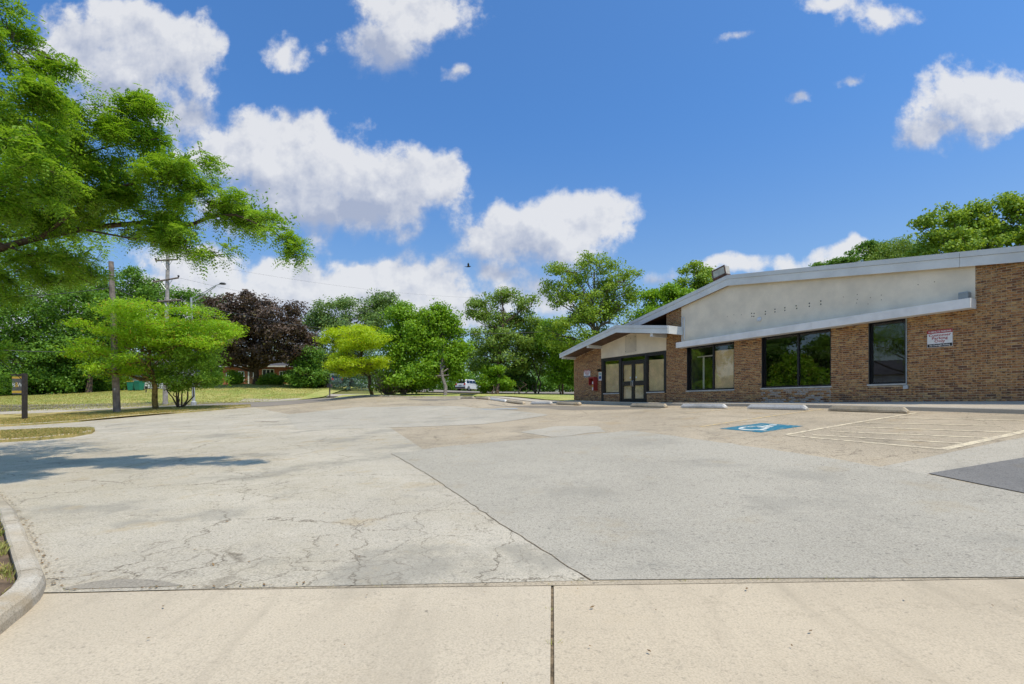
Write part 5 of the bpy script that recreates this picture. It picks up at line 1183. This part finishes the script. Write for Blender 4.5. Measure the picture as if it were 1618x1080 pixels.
# street lamp
b2 = hp(306, 640); zb2 = G(*b2); Z2 = b2[1]
sl_ = thing('street_lamp', 'grey steel street lamp with a twin tube arm', 'street lamp', (b2[0], b2[1], zb2))
mb = MB(); mb.tube([(b2[0], b2[1], zb2), px(302, 470, Z2)], [.13, .085], 10); mb.build('pole', MT['galv'], sl_, org=(b2[0], b2[1], zb2))
mb = MB(); mb.tube([(b2[0], b2[1], zb2 - .1), (b2[0], b2[1], zb2 + .3), (b2[0], b2[1], zb2 + .38)], [.24, .22, .13], 10); mb.build('base', MT['galv'], sl_)
mb = MB(); mb.tube([px(302.5, 471, Z2), px(325, 460, Z2), px(341, 450.5, Z2), px(348, 448.5, Z2)], .035, 6); mb.tube([px(302.5, 478, Z2), px(322, 466, Z2), px(341, 452, Z2)], .035, 6); mb.build('arm', MT['galv'], sl_)
mb = MB(); c = np.array(px(352, 448, Z2)); mb.tube([tuple(c + (-.28, 0, .0)), tuple(c + (-.15, 0, .02)), tuple(c + (.15, 0, 0)), tuple(c + (.28, 0, -.02))], [.05, .10, .10, .04], 8); mb.build('lamp_head', MT['dark_metal'], sl_)
# hanging sign on a black post at the left
bp = hp(39, 665); zp = G(*bp) + .08; Zs = bp[1]; s = Zs / F
sp_ = thing('sign_post', 'black wooden post carrying the hanging realty sign at left', 'sign post', (bp[0], bp[1], zp))
mb = MB(); mb.box((bp[0], bp[1], zp + 1.45), (.20, .20, 3.0)); mb.build('post', MT['post'], sp_)
ay = px(30, 592, Zs)[2]; mb = MB(); mb.box((bp[0] - .42, bp[1], ay), (.84, .10, .09)); mb.build('arm', MT['post'], sp_)
hs = thing('hanging_sign', 'dark hanging sign with gold bands and white letters', 'sign', (bp[0] - .48, bp[1], ay - 1.25))
pw, ph = .62, 1.12; pc = (bp[0] - .47, bp[1], ay - .10 - ph / 2)
mb = MB(); mb.box(pc, (pw, .05, ph)); mb.build('panel', MT['sign_grey'], hs)
mb = MB(); mb.box((pc[0], pc[1] - .027, pc[2] + ph * .44), (pw, .006, ph * .12)); mb.build('gold_band', MT['gold'], hs)
mb = MB(); mb.box((pc[0], pc[1] - .027, pc[2] - ph * .37), (pw, .006, ph * .13)); mb.build('gold_band', MT['gold'], hs)
def flat_text(txt, size, c, m, parent, stretch=1.0, bold=.0):
    cu = bpy.data.curves.new('lettering', 'FONT'); cu.body = txt; cu.size = size; cu.align_x = 'CENTER'; cu.align_y = 'CENTER'; cu.offset = bold; cu.resolution_u = 2
    ob = bpy.data.objects.new('lettering', cu); me = bpy.data.meshes.new_from_object(ob); bpy.data.objects.remove(ob); bpy.data.curves.remove(cu)
    for v in me.vertices: v.co = Vector((v.co.x * stretch, 0, v.co.y))
    me.materials.clear(); me.materials.append(m); return _place(bpy.data.objects.new('lettering', me), parent, c)
flat_text('B', .38, (pc[0] - .20, pc[1] - .032, pc[2] + .02), MT['sign_white'], hs, .9)
flat_text('&', .46, (pc[0] - .0, pc[1] - .034, pc[2] + .02), MT['gold'], hs, .9)
flat_text('W', .38, (pc[0] + .19, pc[1] - .032, pc[2] + .02), MT['sign_white'], hs, .8)
# lawn sign behind the lichened trunk
q = hp(247, 620); zq = G(*q); k = q[1] / F
ls = thing('lawn_sign', 'white and black for sale board on the lawn behind the lichened trunk', 'sign', (q[0], q[1], zq))
xa, xb = px(229.5, 0, q[1])[0], px(262, 0, q[1])[0]; z_ = lambda y: px(0, y, q[1])[2]
mb = MB(); mb.box(((xa + xb) / 2, q[1], (z_(601) + z_(609.8)) / 2), (xb - xa, .06, z_(601) - z_(609.8))); mb.build('white_panel', MT['sign_white'], ls)
mb = MB(); mb.box(((xa + xb) / 2, q[1] - .005, (z_(609.8) + z_(614)) / 2 - .01), (xb - xa, .07, z_(609.8) - z_(614) - .02)); mb.build('black_panel', MT['sign_black'], ls)
flat_text('FOR SALE', .30, ((xa + xb) / 2, q[1] - .045, (z_(609.8) + z_(614)) / 2 - .01), MT['sign_white'], ls, 1.35, .01)
for xx in (xa + .1, xb - .1):
    mb = MB(); mb.box((xx, q[1], (zq + z_(614)) / 2 - .05), (.09, .055, z_(614) - zq + .1)); mb.build('leg', MT['post'], ls)
# mailbox
mq = hp(521, 626.5); mz = G(*mq); me_ = thing('mailbox', 'black mailbox on a post at the road edge', 'mailbox', (mq[0], mq[1], mz))
mb = MB(); mb.box((mq[0], mq[1], mz + .5), (.12, .12, 1.0)); mb.build('post', MT['pole_wood'], me_)
prof = [(-.20, 0), (.20, 0), (.20, .22)] + [(.20 * math.cos(R(a)), .22 + .16 * math.sin(R(a))) for a in range(20, 180, 20)] + [(-.20, .22)]
mb = MB(); mb.prism([(mq[0] + a, mq[1] - .3, mz + 1.0 + b) for a, b in prof], (0, .6, 0)); bx = mb.build('box', MT['dark_metal'], me_)
mb = MB(); mb.box((mq[0] + .215, mq[1] - .05, mz + 1.25), (.015, .05, .2)); mb.build('flag', MT['red'], me_)
# bins
def bin_(x, y, lidm, label, rz):
    b = px(x, y, 0); q = hp(x, y); z = G(*q); e = thing('wheeled_bin', label, 'bin', (q[0], q[1], z), 'bins by the grey house')
    mb = MB(); a, c = .27, .34; cr_, sr_ = math.cos(rz), math.sin(rz)
    P_ = [(sx * a, sy * a, .06) for sx, sy in ((-1, -1), (1, -1), (1, 1), (-1, 1))] + [(sx * c, sy * c * 1.1, .98) for sx, sy in ((-1, -1), (1, -1), (1, 1), (-1, 1))]
    k_ = 1.15
    tr_ = lambda p: (q[0] + (p[0] * cr_ - p[1] * sr_) * k_, q[1] + (p[0] * sr_ + p[1] * cr_) * k_, z + p[2] * k_)
    mb.hexa([tr_(p) for p in P_]); mb.build('body', MT['bin'], e, bevel=.03)
    mb = MB(); mb.hexa([tr_(p) for p in [(-.36, -.40, .98), (.36, -.40, .98), (.36, .42, 1.0), (-.36, .42, 1.0), (-.34, -.38, 1.04), (.34, -.38, 1.04), (.34, .40, 1.12), (-.34, .40, 1.12)]]); mb.build('lid', MT[lidm], e, bevel=.02)
    for sx in (-.26, .26):
        mb = MB(); mb.disc(tr_((sx - .03, .30, .12)), (cr_, sr_, 0), .13, .06, 10); mb.build('wheel', MT['tyre'], e)
bin_(208.5, 617.4, 'gold', 'green wheeled bin with a yellow lid by the grey house', .1)
bin_(220, 617.0, 'bin', 'green wheeled bin with a green lid by the grey house', -.15)

# ------------------------------------------------------------------ houses
def house(name, label, xa, xb, Z, dep, ybase, yeave, yridge, wallm, roofm, wins, doors=(), chimney=None, gable_x=None):
    za, ze, zr = px(0, ybase, Z)[2] - .6, px(0, yeave, Z)[2], px(0, yridge, Z)[2]; x0, x1 = px(xa, 0, Z)[0], px(xb, 0, Z)[0]; ov = .35
    e = thing(name, label, 'house', ((x0 + x1) / 2, Z + dep / 2, za + .6))
    mb = MB(); mb.box(((x0 + x1) / 2, Z + dep / 2, (za + ze) / 2), (x1 - x0, dep, ze - za))
    for x in (x0 + .003, x1 - .153): mb.prism([(x, Z + .003, ze - .003), (x, Z + dep - .003, ze - .003), (x, Z + dep / 2, zr - .15)], (.15, 0, 0))
    wl_ = mb.build('wall', wallm, e)
    mb = MB()
    for s_ in (1, -1):
        ya, yb = (Z - ov, Z + dep / 2) if s_ == 1 else (Z + dep + ov, Z + dep / 2); zl = ze - ov * (zr - ze) / (dep / 2)
        mb.prism([(x0 - ov, ya, zl), (x0 - ov, yb, zr), (x0 - ov, yb, zr + .14), (x0 - ov, ya, zl + .14)], (x1 - x0 + 2 * ov, 0, 0))
    rf = mb.build('roof', roofm, e)
    mb = MB(); mb.box(((x0 + x1) / 2, Z - ov - .04, ze - ov * (zr - ze) / (dep / 2) + .08), (x1 - x0 + 2 * ov, .06, .2)); mb.build('gutter', MT['trim'], rf)
    if chimney is not None:
        cx_ = px(chimney, 0, Z)[0]; mb = MB(); mb.box((cx_, Z + dep / 2 + .5, zr + .3), (.9, .7, 1.8)); mb.build('chimney', MT['house_brick'], rf)
    for (wa, wb, wt, wbm, npan) in wins:
        a, b = px(wa, 0, Z)[0], px(wb, 0, Z)[0]; t_, b_ = px(0, wt, Z)[2], px(0, wbm, Z)[2]; mb = MB()
        for bxx in (((a + b) / 2, t_ - .05, b - a, .1), ((a + b) / 2, b_ + .05, b - a, .1)): mb.box((bxx[0], Z - .03, bxx[1]), (bxx[2], .10, bxx[3]))
        for i in range(npan + 1): mb.box((a + (b - a) * i / npan, Z - .031, (t_ + b_) / 2), (.1, .098, t_ - b_ - .2))
        f_ = mb.build('window', MT['trim'], e)
        for i in range(npan):
            mb = MB(); mb.box((a + (b - a) * (i + .5) / npan, Z - .012, (t_ + b_) / 2), ((b - a) / npan - .1, .014, t_ - b_ - .2)); mb.build('pane', MT['car_glass'], f_)
    for (da, db, dt) in doors:
        a, b = px(da, 0, Z)[0], px(db, 0, Z)[0]; t_ = px(0, dt, Z)[2]; mb = MB(); mb.box(((a + b) / 2, Z - .02, (za + .5 + t_) / 2), (b - a, .06, t_ - za - .5)); d_ = mb.build('door', MT['soffit'], e)
        mb = MB()
        for xx in (a - .09, b + .09): mb.box((xx, Z - .04, (za + .5 + t_) / 2 + .05), (.18, .09, t_ - za - .4))
        mb.box(((a + b) / 2, Z - .04, t_ + .09), (b - a, .09, .18)); mb.build('frame', MT['trim'], d_)
        mb = MB(); mb.box((b - .15, Z - .07, (za + .5 + t_) / 2), (.05, .06, .12)); mb.build('handle', MT['steel'], d_)
    return e
house('brick_house', 'low red brick house under the purple maple', 352, 478, 75, 8.5, 606, 578, 560, MT['house_brick'], MT['roof_dark'], [(377, 386, 586, 602, 2), (415, 433, 583, 601, 3), (442, 452, 586, 600, 2), (358, 366, 588, 600, 2)], [(394, 400, 585)], 447)
house('grey_house', 'grey sided house with white trim behind the bins', 176, 262, 70, 8, 616, 578, 556, MT['house_grey'], MT['roof_dark'], [(184, 194, 588, 604, 2), (238, 252, 588, 602, 2)], [(198, 205, 594)])
# across the street at the left: only mirrored in the panes
za = G(-62, 8)
def side_house(cx_, cy_, w_, dpt, h, wallm, label, rz):
    g0 = G(cx_, cy_); e = thing('street_house', label, 'house', (cx_, cy_, g0)); mb = MB(); mb.box((cx_, cy_, g0 + h / 2), (dpt, w_, h)); mb.build('wall', wallm, e)
    mb = MB(); mb.prism([(cx_ - dpt / 2 - .4, cy_ - w_ / 2 - .4, g0 + h), (cx_ + dpt / 2 + .4, cy_ - w_ / 2 - .4, g0 + h), (cx_, cy_ - w_ / 2 - .4, g0 + h + 2.0)], (0, w_ + .8, 0)); mb.build('roof', MT['roof_dark'], e)
    for k in range(3):
        y = cy_ - w_ / 2 + w_ * (k + .5) / 3; mb = MB(); mb.box((cx_ + dpt / 2 + .02, y, g0 + 1.6), (.06, 1.3, 1.3)); wn = mb.build('window', MT['trim'], e)
        mb = MB(); mb.box((cx_ + dpt / 2 + .055, y, g0 + 1.6), (.02, 1.1, 1.1)); mb.build('pane', MT['car_glass'], wn)
side_house(-60, 24, 13, 8, 3.0, MT['house_brick'], 'low brick house across the street mirrored in the wide window', 0)
side_house(-46, 3, 17, 9, 5.2, MT['house_lightened'], 'large building across the street, walls lightened to brighten its reflection in the narrow window', 0)

# ------------------------------------------------------------------ cars
def car(label, x, y, Z, head, paint, group='parked cars'):
    q = (px(x, 0, Z)[0], Z); z = G(*q); e = thing('parked_car', label, 'car', (q[0], q[1], z), group); ch, sh = math.cos(head), math.sin(head)
    T_ = lambda a, b, c: (q[0] + a * ch - b * sh, q[1] + a * sh + b * ch, z + c)   # a forward, b left
    def sec(pts, wd): return [[T_(a, s_ * w_, c) for a, c, w_ in [(p[0], p[1], p[2] if len(p) > 2 else wd) for p in pts]] for s_ in (1, -1)]
    prof = [(-2.42, .32, .90), (-2.48, .62, .95), (-2.46, 1.02, .97), (-2.36, 1.10, .96), (1.05, 1.10, .96), (1.45, 1.06, .95), (2.25, .94, .90), (2.42, .78, .86), (2.46, .45, .84), (2.30, .28, .84)]
    mb = MB(); A_, B_ = sec(prof, .9); n_ = len(prof); mb.add(A_ + B_, [tuple(range(n_)), tuple(range(2 * n_ - 1, n_ - 1, -1))] + [(i, (i + 1) % n_, (i + 1) % n_ + n_, i + n_) for i in range(n_)])
    gh = [(-2.34, 1.10, .93), (-2.10, 1.68, .74), (-1.7, 1.76, .73), (.15, 1.76, .73), (.55, 1.66, .75), (1.30, 1.09, .92)]
    A_, B_ = sec(gh, .9); n_ = len(gh); mb.add(A_ + B_, [tuple(range(n_)), tuple(range(2 * n_ - 1, n_ - 1, -1))] + [(i, (i + 1) % n_, (i + 1) % n_ + n_, i + n_) for i in range(n_)])
    body = mb.build('body', paint, e, bevel=.05, smooth=False)
    def pane(pts, name, m, parent=body):
        mb = MB(); c = np.mean(pts, 0); mb.add(pts, [tuple(range(len(pts)))]); mb.prism(pts, tuple(np.array(T_(0, 0, .0)) - np.array(T_(0, 0, 0.004)))); return mb.build(name, m, parent)
    def slab(pts, off, name, m): # thin plate standing off by a vector
        mb = MB(); mb.prism(pts, off); return mb.build(name, m, body)
    vb = lambda a, b, c: tuple(np.array(T_(a, b, c)) - np.array(T_(0, 0, 0)))
    slab([T_(-2.335, .78, 1.16), T_(-2.335, -.78, 1.16), T_(-2.135, -.66, 1.60), T_(-2.135, .66, 1.60)], vb(-.045, 0, .012), 'rear_window', MT['car_glass'])
    slab([T_(.62, .68, 1.60), T_(.62, -.68, 1.60), T_(1.22, -.84, 1.14), T_(1.22, .84, 1.14)], vb(.03, 0, .03), 'windscreen', MT['car_glass'])
    for s_ in (1, -1):
        for a0, a1, b0_, b1_ in ((-2.05, -1.28, -1.92, -1.28), (-1.2, -.28, -1.2, -.28), (-.2, .95, -.2, .42)):
            slab([T_(a0, s_ * .925, 1.16), T_(a1, s_ * .925, 1.16), T_(b1_, s_ * .765, 1.62), T_(b0_, s_ * .765, 1.62)], vb(0, s_ * .018, .004), 'side_window', MT['car_glass'])
        slab([T_(-2.44, s_ * .62, .86), T_(-2.44, s_ * .94, .86), T_(-2.36, s_ * .92, 1.14), T_(-2.36, s_ * .66, 1.14)], vb(-.06, 0, 0), 'tail_light', MT['lamp_red'])
        slab([T_(2.36, s_ * .55, .72), T_(2.36, s_ * .86, .72), T_(2.28, s_ * .86, .88), T_(2.28, s_ * .55, .88)], vb(.06, 0, 0), 'headlight', MT['lens'])
        slab([T_(.75, s_ * .96, 1.06), T_(.95, s_ * .96, 1.06), T_(.95, s_ * .96, 1.22), T_(.75, s_ * .96, 1.22)], vb(0, s_ * .18, 0), 'mirror', paint)
        for a in (-1.5, 1.45):
            mb = MB(); c = Vector(T_(a, s_ * .72, .36)); ax = Vector(vb(0, s_, 0)); mb.tube([c, c + ax * .05, c + ax * .22, c + ax * .26], [.33, .36, .36, .32], 18); wh = mb.build('wheel', MT['tyre'], e)
            mb = MB(); mb.disc(c + ax * .255, ax, .23, .02, 12); mb.build('rim', MT['rim'], wh)
    slab([T_(-2.50, .9, .36), T_(-2.50, -.9, .36), T_(-2.50, -.9, .56), T_(-2.50, .9, .56)], vb(-.05, 0, 0), 'bumper', MT['dark_metal'])
    slab([T_(-2.475, .26, .78), T_(-2.475, -.26, .78), T_(-2.475, -.26, .92), T_(-2.475, .26, .92)], vb(-.03, 0, 0), 'number_plate', MT['grey_metal'])
    for s_ in (.62, -.62):
        mb = MB(); mb.tube([T_(-1.6, s_, 1.79), T_(.1, s_, 1.79)], .025, 5); mb.build('roof_rail', MT['dark_metal'], body)
    return e
car('white sport utility car parked on the far street seen from behind', 741, 0, 80, R(62), MT['car_white'])
car('silver car half hidden behind the mailbox and spruce', 513, 0, 68, R(150), MT['car_silver'])
# bird
bp_ = Vector(px(740, 421, 42)); bd = thing('bird', 'small dark bird gliding in the sky above the trees', 'bird', bp_)
mb = MB(); mb.tube([bp_ + Vector((-.20, 0, -.01)), bp_ + Vector((-.08, 0, 0)), bp_ + Vector((.08, 0, .01)), bp_ + Vector((.17, 0, .03)), bp_ + Vector((.23, 0, .02))], [.015, .05, .06, .035, .008], 8); mb.build('body', MT['bird'], bd, smooth=True)
for s_ in (1, -1):
    mb = MB(); pts = [bp_ + Vector(v) for v in ((.07, 0, .02), (.10, s_ * .22, .14), (.02, s_ * .48, .20), (-.06, s_ * .24, .12), (-.07, 0, .02))]; mb.prism([tuple(p) for p in pts], (0, 0, .012)); mb.build('wing', MT['bird'], bd)
mb = MB(); mb.prism([tuple(bp_ + Vector(v)) for v in ((-.16, .02, 0), (-.30, .06, 0), (-.30, -.06, 0), (-.16, -.02, 0))], (0, 0, .01)); mb.build('tail', MT['bird'], bd)
